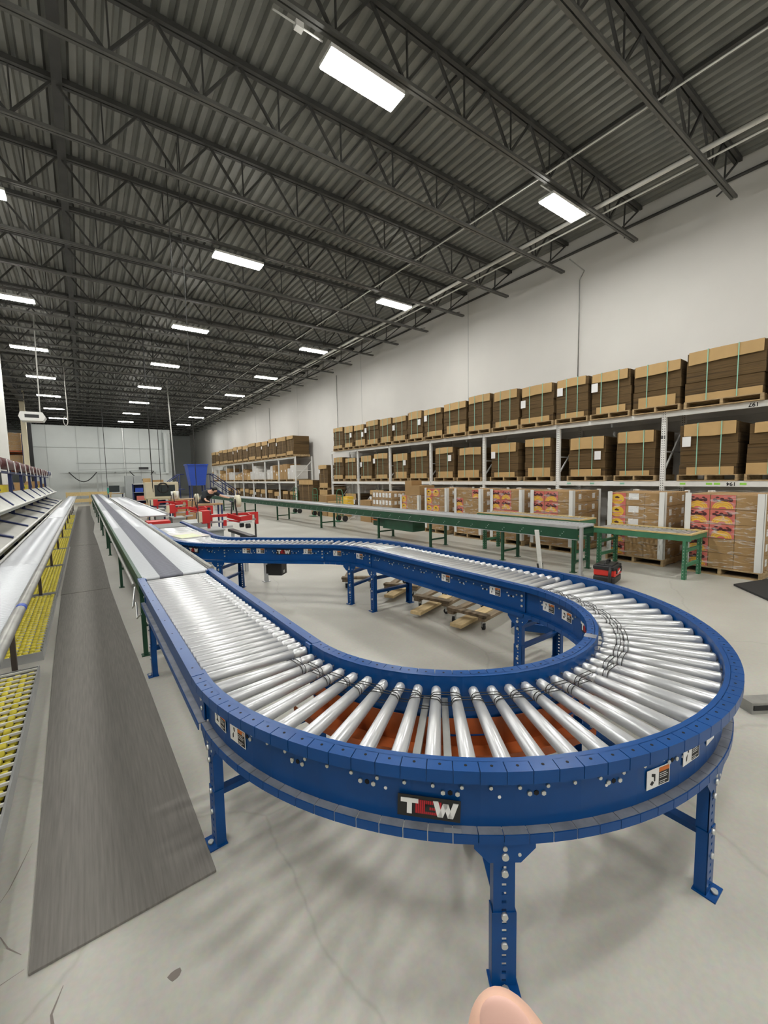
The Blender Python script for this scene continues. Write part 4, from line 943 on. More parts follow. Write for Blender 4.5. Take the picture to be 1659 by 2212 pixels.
# ---- strapped bundles of flattened cartons
def bundle(x, y, z, L, hgt, label, group, seed=0, D=1.0, full=True, strapc='strap'):
    rnd = random.Random(seed)
    t = thing('cardboard_bundle', label, 'cardboard bundle', (x, y, z), 0, group)
    body = MB(); nl = 5; zz = 0
    for k in range(nl):
        hh = hgt/nl; j = rnd.uniform(-0.012, 0.012); j2 = rnd.uniform(-0.015, 0.015)
        body.b(0.02+j, D+j, 0.02+j2, L-0.02+j2, zz, zz+hh-0.004); zz += hh
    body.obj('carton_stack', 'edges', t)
    # upper and lower kraft flaps folded over the front
    hu = rnd.uniform(0.16, 0.27); hl = rnd.uniform(0.1, 0.25); a = rnd.uniform(0.02, 0.1); b_ = rnd.uniform(0.02, 0.12)
    mb = MB(); z0 = hgt-hu; T = 0.006
    fl = [(-0.012, a, z0+rnd.uniform(-.02, .02)), (-0.02, (a+L-b_)/2, z0+rnd.uniform(-.02, .02)), (-0.012, L-b_, z0+rnd.uniform(-.02, .02)), (-0.004, L-b_, hgt+0.012), (-0.004, (a+L-b_)/2, hgt+0.02), (-0.004, a, hgt+0.012), (0.3, a, hgt+0.006), (0.3, (a+L-b_)/2, hgt+0.006), (0.3, L-b_, hgt+0.006)]
    bk = [(q[0]+T, q[1], q[2]-T*.8) for q in fl]
    fs = [(0, 1, 4, 5), (1, 2, 3, 4), (5, 4, 7, 6), (4, 3, 8, 7)]
    mb.add(fl+bk, fs+[tuple(i+9 for i in f)[::-1] for f in fs]+[(0, 9, 10, 1), (1, 10, 11, 2), (2, 11, 12, 3), (0, 5, 14, 9)]); mb.obj('upper_flap', 'kraft', t)
    a2 = rnd.uniform(0.0, 0.12); b2 = rnd.uniform(0.0, 0.2)
    MB().b(-0.012, 0.0, a2, L-b2, 0.0, hl).obj('lower_flap', 'kraft', t)
    for yy in (L*0.3+rnd.uniform(-.03, .03), L*0.68+rnd.uniform(-.03, .03)):
        mb = MB(); mb.b(-0.026, -0.023, yy-0.008, yy+0.008, -0.0, hgt+0.02); mb.b(-0.026, D*.9, yy-0.008, yy+0.008, hgt+0.02, hgt+0.023); mb.obj('strap', strapc, t)
    if rnd.random() < 0.62:
        yy = L-0.2+rnd.uniform(-.05, .08) if rnd.random() < 0.75 else 0.1; zz = hgt-hu-rnd.uniform(0.05, 0.2)
        MB().b(-0.030, -0.027, yy, yy+0.15, zz-0.1, zz+0.1).obj('shipping_label', 'paper', t)
    return t
tops = [(0.95, 2.1), (2.17, 3.42), (3.47, 4.4), (4.44, 5.36), (5.4, 6.27), (6.32, 7.33), (7.38, 8.34), (8.39, 9.3), (9.36, 10.42), (10.46, 11.42), (11.46, 12.37), (12.41, 13.27), (13.31, 14.2), (14.24, 15.22), (15.26, 16.2), (16.24, 17.1), (17.14, 18.1)]
for i, (a, b_) in enumerate([(-0.3, 0.9)]+tops):
    near = i-1
    nm = '%s from the near end' % ORD[near] if near >= 0 else 'out past the picture edge'
    sd = 'strapped carton bundle on top of the near rack, '+nm
    bundle(RX-0.08, a, Z2+0.131, b_-a, {1: 0.95}.get(near, 0.88+0.07*((i*7) % 3)/2+(0.08 if 5 <= near <= 8 else 0)), sd, 'bundles on top of the near rack', seed=i+11)
    pallet(RX-0.1, a+0.01, Z2, b_-a-0.02, 'wooden pallet on the near rack top beams, '+nm, 'pallets on top of the near rack')
mids = []
for k in range(2, len(YP1)-1):
    a = YP1[k]; L = YP1[k+1]-a
    mids += [(a+0.09, a+0.09+1.04), (a+1.28, a+1.28+0.95)]
mids[0] = (1.45, 2.4); mids[1] = (2.52, 3.5); mids[2] = (3.93, 4.78); mids[3] = (5.0, 5.95); mids[4] = (6.4, 7.25); mids[5] = (7.45, 8.45)
for i, (a, b_) in enumerate(mids):
    nm = '%s from the near end' % ORD[i]
    bundle(RX-0.0, a, Z1+0.131, b_-a, 0.93+0.08*((i*5) % 3)/2, 'strapped carton bundle on the near rack middle level, '+nm, 'bundles on the middle level of the near rack', seed=i+71)
    pallet(RX-0.02, a-0.01, Z1, b_-a+0.02, 'wooden pallet on the near rack middle beams, '+nm, 'pallets on the middle level of the near rack')
# floor level behind: dim bundles
for i, (a, b_) in enumerate(((4.1, 5.0), (6.4, 7.3), (9.0, 10.2), (11.6, 12.7), (12.8, 13.5), (14.1, 15.2), (16.3, 17.3))):
    bundle(RX+0.05, a, 0.131, b_-a, 0.85+0.1*(i % 3), 'carton bundle at floor level in the near rack, %s from the near end' % ORD[i], 'bundles at floor level of the near rack', seed=i+171)
    pallet(RX+0.03, a, 0, b_-a, 'wooden pallet on the floor in the near rack, %s from the near end' % ORD[i], 'pallets at floor level of the near rack')
# rack 2 tops
y = 22.9; i = 0
while y < 42:
    L = 1.15+0.15*((i*3) % 4); L = min(L, 42.4-y)
    bundle(RX-0.05, y, Z2+0.131, L-0.06, 1.08+0.03*(i % 3), 'strapped carton bundle on top of the far rack, %s from its near end' % ORD[i], 'bundles on top of the far rack', seed=i+211, strapc='kraft')
    pallet(RX-0.07, y, Z2, L-0.08, 'wooden pallet on the top beams of the far rack, %s from its near end' % ORD[i], 'pallets on top of the far rack')
    y += L; i += 1
# rack 2 mid & floor goods
rnd = random.Random(5)
for k in range(len(YP2)-1):
    a, b_ = YP2[k]+0.12, YP2[k+1]-0.12; z = Z1
    pallet(RX-0.02, a, z, b_-a, 'wide wooden pallet on the far rack middle beams, %s bay' % ORD[k], 'pallets on the middle level of the far rack')
    y = a; j = 0
    while y < b_-0.25:
        w_ = min(rnd.uniform(0.4, 0.75), b_-y); hh = rnd.uniform(0.35, 1.0); kind = rnd.choice(['card', 'clear', 'kraft', 'card', 'clear'])
        mb = MB(); mb.b(0, 0.9, 0, w_-0.03, 0, hh); 
        if kind == 'clear':
            o = mb.obj('wrapped_goods', 'clear', None, (RX-0.0, y, z+0.131), bevel=0.03); cat = 'wrapped goods'; d = 'cloudy film-wrapped goods'
        else: o = mb.obj('carton', kind, None, (RX-0.0, y, z+0.131)); cat = 'carton'; d = 'brown carton' if kind == 'card' else 'pale kraft carton'
        MB().b(-0.003, 0, w_*.3, w_*.3+0.14, hh*.5, hh*.5+0.12).obj('shipping_label', 'paper', o)
        tag(o, '%s, %s in the %s middle bay of the far rack' % (d, ORD[j], ORD[k]), cat, 'goods on the middle level of the far rack'); y += w_+0.02; j += 1
    for j in range(2):
        yy = a+j*1.12; hh = 0.75+0.12*rnd.random()
        if k < 6: bundle(RX+0.05, yy, 0.131, 0.95, hh, 'carton bundle on the floor of the far rack, %s bay, %s side' % (ORD[k], ('nearer', 'farther')[j]), 'bundles at floor level of the far rack', seed=k*3+j+300, strapc='kraft'); pallet(RX+0.03, yy, 0, 0.97, 'wooden pallet on the floor of the far rack, %s bay, %s side' % (ORD[k], ('nearer', 'farther')[j]), 'pallets at floor level of the far rack')
# between the racks
bundle(10.15, 19.05, 1.25, 1.0, 1.15, 'tall carton bundle stacked highest between the two racks', 'bundles between the racks', seed=401, strapc='kraft'); pallet(10.15, 19.05, 1.119, 1.0, 'wooden pallet under the highest bundle between the racks', 'pallets between the racks')
bundle(10.15, 19.05, 0.131, 1.0, 0.98, 'lower carton bundle under the high one between the two racks', 'bundles between the racks', seed=402, strapc='kraft'); pallet(10.15, 19.05, 0, 1.0, 'wooden pallet on the floor under the double stack between the racks', 'pallets between the racks')
bundle(10.0, 20.4, 0.131, 1.9, 1.5, 'wide tall carton bundle standing between the two racks beside the double stack', 'bundles between the racks', seed=403, strapc='kraft'); pallet(10.0, 20.4, 0, 1.9, 'wide wooden pallet under the wide bundle between the racks', 'pallets between the racks')

# ---- wrapped pallet loads on the floor in front of the near rack
cart_plain = cart_lab = cart_prt = cart_org = None
def carton_mesh(kind, w_=0.33, d=0.58, h=0.235):
    mb = MB(); mb.b(0, d, 0, w_-0.006, 0, h-0.004, 0)
    mb.b(-0.0012, 0, w_*0.1, w_*0.9, h/2-0.003, h/2+0.003, 1) if kind == 'plain' else None
    if kind in ('print', 'orange'):
        mb.b(-0.002, 0, 0.004, w_-0.01, 0.004, h-0.008, 2)
        T = face_T(-0.002, w_/2, h*0.42, -1, 0)
        if kind == 'print':
            for k, (ra, rb) in enumerate(((.135, .115), (.12, .095), (.113, .088), (.09, .062), (.083, .055), (.05, .028))):
                mb.prism([(ra*math.cos(R_(a)), rb*math.sin(R_(a))-0.085) for a in range(0, 181, 15)], 0, 0.0007*(k+1), (3, 2, 3, 2, 3, 2)[k], T)
            for (px, pz, rx, rz_) in ((-0.1, .055, .03, .02), (-.055, .04, .035, .018), (-.01, .06, .028, .026), (.04, .045, .04, .02), (.1, .05, .03, .03), (.075, .085, .02, .012), (-.07, .09, .025, .012)):
                mb.prism([(px+rx*math.cos(R_(a)), pz+rz_*math.sin(R_(a))) for a in range(0, 360, 45)], 0, 0.005, 4, T)
        else:
            mb.prism([(0.13*math.cos(R_(a)), 0.1*math.sin(R_(a))+.015) for a in range(0, 360, 24)], 0, 0.0008, 3, T)
            mb.prism([(-0.05, .05), (0.0, .07), (.05, .045), (.03, .025), (-.03, .03)], 0, 0.0018, 4, T)
            mb.b(-0.09, 0.09, -0.02, -0.005, 0, 0.0018, 2, T); mb.b(-0.06, 0.06, -0.05, -0.04, 0, 0.0018, 2, T)
    T2 = face_T(d*0.5, 0, h*0.5, 0, -1)
    mb.b(-0.055, 0.055, -0.055, 0.055, 0, 0.0015, 5, T2)
    if kind == 'paper': mb.b(-0.002, 0, w_*.3, w_*.85, h*.45, h*.95, 5)
    return mb
CM = ['card', 'kraft', 'print_', 'pyel', 'pdark', 'paper']
_ct = {}
def carton_part(kind, parent, loc):
    if kind not in _ct: o = carton_mesh(kind).obj('carton', CM, parent, loc); _ct[kind] = o
    else: o = dup(_ct[kind], parent, loc)
    return o
def load(x, y, label, pattern, h_layers=5, open_top=False, L=1.0):
    t = thing('wrapped_pallet_load', label, 'pallet load', (x, y, 0.131), 0, 'film wrapped pallet loads on the floor')
    sy = L/1.0; lay = 0.249
    for lz in range(h_layers):
        for iy in range(3):
            for ix in range(2):
                kd = pattern[(h_layers-1-lz) % len(pattern)][iy] if ix == 0 else 'p'
                o = carton_part({'p': 'plain', 'r': 'print', 'o': 'orange', 'w': 'paper'}[kd], t, (0.02+ix*0.585, 0.01+iy*0.33*sy, lz*lay)); o.scale = (1, sy, 1.055)
    hh = h_layers*lay+0.02
    for (cx_, cy_) in ((0, 0), (0, L), (1.19, 0), (1.19, L)):
        sx = 1 if cx_ == 0 else -1; sy2 = 1 if cy_ == 0 else -1
        mb = MB(); mb.b(*sorted((cx_-sx*0.008, cx_-sx*0.004)), *sorted((cy_-sy2*0.008, cy_+sy2*0.085)), 0, hh); mb.b(*sorted((cx_-sx*.008, cx_+sx*0.085)), *sorted((cy_-sy2*0.008, cy_-sy2*.004)), 0, hh); mb.obj('corner_board', 'white', t)
    mb = MB(); mb.b(-0.0035, 1.193, -0.0035, L+0.0035, 0.0, hh+0.004); mb.obj('stretch_film', 'film', t)
    pallet(x-0.01, y-0.02, 0, L+0.04, 'wooden pallet under the '+label.split(', ')[0].replace('film-wrapped ', ''), 'pallets under the floor loads', D=1.2)
    return t
P_R = ['prr', 'prr', 'prr', 'ppr', 'ppr']; P_O = ['pwo', 'pwo', 'pwo', 'pwr', 'ppr']
load(8.66, 1.80, 'film-wrapped load with pink fruit-print cartons at the right picture edge, rightmost on the floor', ['prr', 'prr', 'prr', 'ppr', 'ppr'], L=1.06)
load(8.68, 3.20, 'film-wrapped load with orange cartons and white labels behind the yellow-railed table', P_O, L=1.02)
load(8.68, 4.98, 'film-wrapped load with pink cartons and lime sticker left of the table', ['prr', 'prr', 'prr', 'ppr', 'ppp'], L=1.06)
load(8.7, 6.30, 'film-wrapped load with two columns of pink cartons behind the green conveyor', ['prr', 'prr', 'rrr', 'ppr', 'ppp'], L=0.98)
load(8.72, 7.62, 'film-wrapped load with torn film and one pink carton on top', ['rpp', 'ppr', 'ppr', 'ppp', 'ppp'], L=1.0)
load(8.76, 8.98, 'film-wrapped load with orange cartons behind the middle of the green conveyor', ['poo', 'ppo', 'poo', 'ppo', 'ppp'], L=0.98)
load(8.8, 10.30, 'half-opened load with orange cartons and loose boxes on top', ['ppo', 'ppo', 'ppo', 'ppp'], 4, L=0.98)
tag(MB().b(8.95, 9.4, 10.85, 11.2, 1.13, 1.62).obj('carton', 'card'), 'tall brown carton standing on the half-opened load', 'carton')
tag(MB().b(8.85, 9.5, 10.32, 10.83, 1.13, 1.45).obj('carton', 'card'), 'open brown carton lying on the half-opened load', 'carton')
# low wrapped load of white-labelled cases
t = thing('wrapped_case_stack', 'low film-wrapped stack of cases with rows of white caps left of the half-opened load', 'case stack', (8.8, 11.75, 0.131))
for lz in range(4):
    MB().b(0, 1.1, 0, 1.25, lz*0.27, lz*0.27+0.26).obj('case_layer', 'card', t)
    mb = MB()
    for k in range(6): mb.b(-0.02, 0, 0.06+k*0.2, 0.17+k*0.2, lz*0.27+0.08, lz*0.27+0.24); mb.b(0.1+k*.17, 0.2+k*.17, -0.01, 0, lz*0.27+0.1, lz*0.27+0.22)
    mb.obj('white_caps', 'paper', t)
MB().b(-0.03, 1.12, -0.02, 1.27, 0, 1.1).obj('stretch_film', 'film', t)
pallet(8.78, 11.7, 0, 1.3, 'wooden pallet under the low stack of white-capped cases', 'pallets under the floor loads', D=1.2)
rnd = random.Random(9)
for k, (yy, hh, m) in enumerate(((13.35, 0.85, 'card'), (16.1, 0.7, 'kraft'), (16.95, 0.95, 'card'), (17.8, 0.6, 'card'))):
    o = tag(MB().b(0, 0.8, 0, 0.75, 0, hh).obj('carton', m, None, (8.95, yy, 0)), '%s carton on the floor behind the green drive box, %s from the white-capped cases' % (('large brown', 'pale', 'tall brown', 'low brown')[k], ORD[k]), 'carton', 'loose floor cartons'); MB().b(-0.003, 0, 0.1, 0.3, hh*.4, hh*.4+.18).obj('shipping_label', 'paper', o)
o = tag(MB().prism([(8.7, 14.9), (9.1, 14.7), (9.5, 15.2), (9.3, 15.9), (8.8, 15.8)], 0.0, 0.9).obj('bagged_goods', 'film', bevel=0.05), 'crumpled clear plastic over a yellow bag behind the hand trucks', 'bagged goods')
MB().b(8.9, 9.2, 15.0, 15.5, 0.55, 0.95).obj('yellow_bag', 'pyel', o)

# ---- hand trucks
def hand_truck(x, y, rz, label):
    t = thing('hand_truck', label, 'hand truck', (x, y, 0), rz, 'green hand trucks')
    mb = MB(); mb.tube([(0, -0.2, 0.05), (0, -0.2, 1.1), (0, -0.17, 1.22), (0, -0.1, 1.28), (0, 0.1, 1.28), (0, 0.17, 1.22), (0, 0.2, 1.1), (0, 0.2, 0.05)], 0.017, 8); mb.obj('frame', 'green', t)
    mb = MB()
    for zz in (0.25, 0.55, 0.85, 1.0): mb.bar((0, -0.2, zz), (0, 0.2, zz), 0.025, 0.02)
    mb.bar((0, 0, 0.25), (0, 0, 1.0), 0.02, 0.02); mb.obj('crossbars', 'green', t)
    MB().b(-0.25, 0, -0.2, 0.2, 0.02, 0.03).obj('toe_plate', 'green', t)
    for s_ in (-0.23, 0.23): MB().cyl((0.08, s_-0.025, 0.12), (0.08, s_+0.025, 0.12), 0.12, n=18).obj('wheel', 'rubber', t)
hand_truck(8.3, 14.6, 0.1, 'green hand truck behind the green conveyor, the nearest of the three')
hand_truck(8.6, 17.4, 0.1, 'green hand truck behind the green conveyor, the middle of the three')
hand_truck(8.6, 19.6, 0.1, 'green hand truck behind the green conveyor, the farthest of the three')

# ================================================================== FAR MACHINES
def tape_machine(x, y, rz, label):
    """x,y: left end of the red gantry"""
    t = thing('carton_sealer', label, 'carton sealer', (x, y, 0), rz, 'red carton sealers')
    mb = MB(); mb.b(-0.09, 0.25, -0.32, 0.28, 0.3, 0.68); mb.b(-0.1, 0.27, -0.36, 0.3, 0.68, 0.71); mb.obj('machine_bed', 'greyp', t, bevel=0.006)
    for xx in (-0.05, 0.2):
        for yy in (-0.26, 0.22): MB().b(xx-.025, xx+.025, yy-.025, yy+.025, 0, 0.3).obj('leg', 'alum', t)
    MB().b(-0.12, 0.04, -0.1, 0.1, 0.82, 1.08).obj('control_box', 'red', t, bevel=0.008)
    MB().b(-0.18, -0.12, -0.1, 0.1, 0.85, 1.06).obj('box_bracket', 'cream', t)
    mb = MB(); mb.b(0.0, 1.08, -0.03, 0.03, 0.93, 0.985); mb.b(0.0, 0.05, -0.035, 0.035, 0.6, 0.93); mb.b(0.0, 0.1, -0.035, 0.035, 0.86, 0.95); mb.b(1.03, 1.1, -0.035, 0.035, 0.72, 0.985); mb.obj('gantry_frame', 'red', t, bevel=0.004)
    MB().b(1.02, 1.05, -0.02, 0.02, 0.1, 0.75).obj('gantry_leg', 'black', t)
    hd = MB(); hd.bar((0.42, 0, 0.95), (0.62, -0.3, 0.88), 0.03, 0.09); hd.bar((0.62, -0.3, 0.88), (0.86, -0.3, 0.9), 0.03, 0.1); hd.bar((0.86, -0.3, 0.9), (0.86, 0.0, 0.93), 0.03, 0.09); hd.bar((0.42, 0, 0.85), (0.62, -0.25, 0.82), 0.02, 0.03); hd.b(0.32, 0.38, -0.08, 0.0, 0.72, 0.86); hd.obj('tape_head', 'red', t)
    gb = MB(); gb.cyl((0.05, -0.02, 0.83), (1.04, -0.02, 0.83), 0.022, n=10); gb.b(0.3, 0.5, -0.1, -0.04, 0.7, 0.74); gb.b(0.6, 0.86, -0.31, -0.05, 0.79, 0.82); gb.obj('guide_bar', 'alum', t)
    pr = MB(); pr.cyl((0.62, -0.22, 0.74), (0.7, -0.22, 0.74), 0.045, n=14); pr.cyl((0.74, -0.26, 0.72), (0.83, -0.26, 0.72), 0.05, n=14); pr.obj('press_roller', 'black', t)
    br = MB(); br.bar((0.5, -0.02, 0.95), (0.53, -0.02, 1.22), 0.02, 0.04); br.bar((0.62, -0.05, 0.95), (0.585, -0.04, 1.24), 0.025, 0.05); br.obj('roll_bracket', 'black', t)
    rl = MB(); rl.turn((0.6, -0.04, 1.24), (0.69, -0.04, 1.24), [(0, .05), (0, .13), (1, .13), (1, .05)], 28, caps=False); rl.obj('tape_roll', 'tape', t)
    MB().cyl((0.585, -0.04, 1.24), (0.7, -0.04, 1.24), 0.05, n=14).obj('roll_core', 'black', t)
    return t
tape_machine(2.1, 9.45, 0.0, 'red carton sealer with a cream tape roll, nearest of the three behind the merge section').scale = (1, 1, 1.05)
tape_machine(2.1, 13.6, 0.0, 'red carton sealer beside the pale conveyor, middle one of the three')
tape_machine(2.2, 18.0, 0.0, 'red carton sealer in front of the cream cabinet, farthest of the three')
t = thing('belt_table', 'slanted black belt bed sticking out behind the blue diagonal section', 'belt bed', (2.46, 8.3, 0), R_(90))
MB().b(-0.72, 0.72, -0.06, 0.06, 0.69, 0.75).obj('belt_bed', 'black', t, bevel=0.01); MB().b(-0.4, -0.1, -0.05, 0.05, 0.6, 0.69).obj('belt_drive', 'black', t); MB().b(-0.28, -0.22, -0.03, 0.03, 0, 0.6).obj('leg', 'alum', t); MB().b(0.55, 0.6, -0.03, 0.03, 0, 0.69).obj('leg', 'alum', t)
tag(MB().b(1.9, 2.35, 10.3, 11.3, 0.0, 0.8).obj('machine_base', 'greyp', bevel=0.01), 'grey steel machine base between the sealers and the merge', 'machine')
# work table with the person leaning over it
t = thing('work_table', 'wooden work table the person in black leans over', 'table', (3.72, 16.0, 0), 0)
MB().b(-0.5, 0.35, -0.3, 0.3, 0.87, 0.92).obj('table_top', 'benchw', t, bevel=0.005)
for sx in (-0.45, 0.3):
    for sy in (-0.25, 0.25): MB().b(sx-.025, sx+.025, sy-.025, sy+.025, 0, 0.87).obj('leg', 'navy', t)
# benches, cabinets
def bench(name, label, cat, x, y, w_, d, h, m, legm='navy', stuff=()):
    t = thing(name, label, cat, (x, y, 0)); MB().b(0, w_, 0, d, h-0.05, h).obj('top', m, t); MB().b(0.02, w_-0.02, 0.03, d-.03, 0.35, 0.39).obj('lower_shelf', m, t)
    for xx in (0.04, w_-0.04):
        for yy in (0.04, d-0.04): MB().b(xx-.03, xx+.03, yy-.03, yy+.03, 0, h-0.05).obj('leg', legm, t)
    return t
bench('packing_bench', 'long wooden packing bench behind the farthest sealer', 'bench', 3.0, 19.9, 1.6, 0.8, 0.95, 'benchw')
t = thing('bench_drawer_unit', 'wooden front panel under the packing bench', 'drawer unit', (3.05, 19.9, 0.45)); MB().b(0, 1.5, -0.06, -0.001, -0.45, 0.42).obj('front_panel', 'benchw', t)
bench('packing_bench', 'cream packing bench under the cream cabinet', 'bench', 2.3, 21.5, 1.3, 0.9, 0.95, 'cream', 'cream')
t = thing('cream_cabinet', 'cream box cabinet with a dark window on the packing bench', 'cabinet', (2.25, 21.6, 0.96))
MB().b(0, 1.35, 0, 0.8, 0, 0.75).obj('case', 'cream', t, bevel=0.01); MB().b(0.35, 1.2, -0.012, 0, 0.1, 0.62).obj('window', 'screen', t)
tag(MB().tube([(2.95+.22*math.cos(a*.5), 21.575, 1.45+0.22*math.sin(a*.5)) for a in range(13)], 0.03, 8).obj('cable_coil', 'cable'), 'black coil of cable hung in front of the cream cabinet', 'cable')
t = thing('parts_shelf', 'dark parts shelf holding blue and white bins behind the conveyors', 'shelf', (2.2, 27.0, 0))
for zz in (0.25, 0.7, 1.15, 1.62): MB().b(0, 1.6, 0, 0.6, zz-0.03, zz).obj('shelf_board', 'white' if zz > 1.5 else 'greyp', t)
for xx in (0, 1.57): MB().b(xx, xx+.03, 0, 0.6, 0, 1.62).obj('side_panel', 'navy', t)
MB().b(0, 1.6, 0.57, 0.6, 0, 1.6).obj('back_panel', 'navy', t)
for j, (xx, zz, m, cn) in enumerate(((0.1, 1.15, 'blue2', 'blue'), (0.55, 1.15, 'paper', 'white'), (1.05, 1.15, 'navy', 'navy'), (0.15, 0.7, 'print_', 'pink'), (0.55, 0.7, 'pyel', 'yellow'), (1.0, 0.7, 'card', 'brown'), (0.4, 0.25, 'lorange', 'orange'))):
    tag(MB().b(2.2+xx, 2.2+xx+0.38, 27.02, 27.4, zz+0.001, zz+0.24).obj('storage_bin', m), '%s bin on the dark parts shelf' % cn, 'bin', 'bins on the parts shelf')
tag(MB().b(2.75, 3.1, 27.1, 27.5, 1.621, 1.92).obj('carton', 'kraft'), 'small pale carton on top of the parts shelf', 'carton'); tag(MB().b(3.2, 3.75, 27.1, 27.5, 1.621, 1.82).obj('carton', 'card'), 'flat brown carton on top of the parts shelf', 'carton')
t = thing('metal_locker', 'grey metal locker cabinet standing left of the parts shelf', 'locker', (2.05, 30.0, 0)); MB().b(0, 0.9, 0, 0.6, 0, 2.1).obj('case', 'greyp', t, bevel=0.01); MB().b(0.44, 0.46, -0.006, 0, 0.05, 2.05).obj('door_gap', 'black', t)
tag(MB().b(2.9, 4.1, 28.3, 28.5, 0, 2.15).obj('screen_panel', 'gwall'), 'tall grey screen panel behind the parts shelf', 'panel')
t = thing('computer_station', 'dark computer station at the far end of the worn conveyor', 'computer', (1.22, 30.5, 0))
MB().b(-0.1, 0.75, 0, 0.5, 1.0, 1.05).obj('desk', 'wood', t); MB().b(0, 0.55, 0.1, 0.16, 1.12, 1.52).obj('monitor', 'screen', t); MB().b(0.6, 0.85, 0.1, 0.4, 1.05, 1.45).obj('printer', 'greyp', t)
for xx in (-0.05, 0.7): MB().b(xx-.03, xx+.03, 0.2, 0.26, 0, 1.0).obj('leg', 'navy', t)
tag(MB().b(1.13, 1.21, 30.5, 30.9, 1.051, 1.4).obj('plastic_tote', 'teal'), 'teal tote on the desk left of the dark monitor', 'tote')
# yellow guard rail
t = thing('guard_rail', 'yellow steel guard rail at the foot of the grey partition', 'guard rail', (-1.2, 40.5, 0))
for zz in (0.18, 0.7): MB().b(0, 3.0, 0, 0.08, zz, zz+0.28).obj('rail_beam', 'yrail', t)
for xx in (0.05, 1.5, 2.9): MB().b(xx-.05, xx+.05, 0.08, 0.18, 0, 1.0).obj('post', 'yrail', t)
# hose boom on partition
t = thing('hose_boom', 'horizontal boom with looping black hoses on the grey partition', 'hose boom', (0, 41.3, 0))
mb = MB(); mb.bar((-0.9, 0, 2.55), (5.0, 0, 2.65), 0.08, 0.08); mb.bar((-0.3, 0, 2.72), (4.8, 0, 2.9), 0.05, 0.05); mb.obj('boom_beam', 'greyp', t)
for (xa, xb, zz) in ((-0.9, 0.9, 2.55), (3.2, 5.0, 2.6)):
    MB().tube([(xa+(xb-xa)*i/12, -0.1, zz-0.75*math.sin(PI*i/12)) for i in range(13)], 0.035, 8).obj('hose', 'cable', t)
MB().b(3.9, 4.6, -0.2, 0.1, 2.75, 2.95).obj('trolley', 'black', t)
MB().b(0.85, 0.95, -0.1, 0.1, 0, 2.55).obj('boom_post', 'greyp', t)
for xx in (-0.9, 2.2, 5.0): MB().b(xx-.04, xx+.04, 0, 0.66, 2.5, 2.6).obj('wall_bracket', 'greyp', t)
# blue hopper on a stand with stairs
t = thing('blue_hopper', 'big blue tapered hopper bin standing high at the far end', 'hopper', (6.12, 29.9, 0))
mb = MB(); a = [(-0.62, -0.55), (0.62, -0.55), (0.62, 0.55), (-0.62, 0.55)]; b2 = [(-0.44, -0.42), (0.44, -0.42), (0.44, 0.42), (-0.44, 0.42)]
vs = [(x, y, 2.77) for x, y in a]+[(x, y, 1.4) for x, y in b2]; mb.add(vs, [(0, 1, 5, 4), (1, 2, 6, 5), (2, 3, 7, 6), (3, 0, 4, 7), (7, 6, 5, 4), (0, 1, 2, 3)])
for s0 in range(4):
    p = Vector((*a[s0], 2.77)); q = Vector((*a[(s0+1) % 4], 2.77)); mb.bar(p, q, 0.08, 0.06)
mb.obj('hopper_body', 'blue2', t)
for sx in (-0.4, 0.4):
    for sy in (-0.4, 0.4): MB().b(sx-.04, sx+.04, sy-.04, sy+.04, 0, 1.42).obj('leg', 'navy', t)
for s_, xx in ((-1, 5.08), (1, 7.16)):
    t = thing('stair_unit', 'navy steel stair with railings on the %s of the blue hopper' % ('near left side' if s_ < 0 else 'wall side'), 'stairs', (xx, 30.3, 0), 0, 'navy stairs by the hopper')
    for k in range(7): MB().b(*sorted((s_*(1.5-k*0.22), s_*(1.5-k*0.22-0.26))), -0.4, 0.4, 0.17*(k+1)-0.03, 0.17*(k+1)).obj('tread', 'navy', t)
    for yy in (-0.42, 0.42):
        mb = MB(); mb.bar((s_*1.6, yy, 0), (s_*0.0, yy, 1.2), 0.05, 0.12); mb.obj('stringer', 'navy', t)
        mb = MB(); mb.tube([(s_*1.6, yy, 0), (s_*1.6, yy, 0.95), (0, yy, 2.15), (-s_*0.3, yy, 2.15)], 0.03, 8); mb.tube([(s_*1.6, yy, 0.5), (0, yy, 1.7)], 0.025, 8); mb.tube([(0, yy, 0), (0, yy, 2.15)], 0.03, 8); mb.tube([(s_*.8, yy, 0.6), (s_*.8, yy, 1.55)], 0.025, 8); mb.obj('handrail', 'navy', t)
    for xx2 in (0.0,): MB().b(-0.3 if s_ > 0 else 0, 0 if s_ > 0 else 0.3, -0.42, 0.42, 1.15, 1.2).obj('landing', 'navy', t)
tag(MB().turn((3.2, 20.15, 0.951), (3.2, 20.15, 1.3), [(0, .13), (1, .16)], 18).obj('plastic_bucket', 'white'), 'white plastic bucket standing on the wooden packing bench', 'bucket')
# hanging cables and drops from ceiling
def drop(x, y, z0, label, m='cable', r=0.012, x1=None, y1=None, z1=8.1):
    pts = [(x, y, z0), (x if x1 is None else x+(x1-x)*.5, y if y1 is None else y+(y1-y)*.5, (z0+z1)/2), (x if x1 is None else x1, y if y1 is None else y1, z1)]
    tag(MB().tube(pts, r, 6).obj('hanging_cable', m), label, 'cable', 'cables hanging from the roof')
drop(1.83, 9.0, 0.92, 'long thin rod hanging from the roof to the blue merge section', 'steel', 0.007)
drop(2.35, 20.0, 1.3, 'black drop cable ending at the cream cabinet, left of the pair'); drop(2.05, 17.5, 1.5, 'black drop cable hanging just left of the cream cabinet')
drop(2.72, 20.4, 1.25, 'black drop cable right of the cream cabinet ending over the bench')
drop(4.85, 30.0, 2.1, 'pale flexible conduit hanging beside the far grey recess', 'pipe', 0.035, 4.7, 30.0)
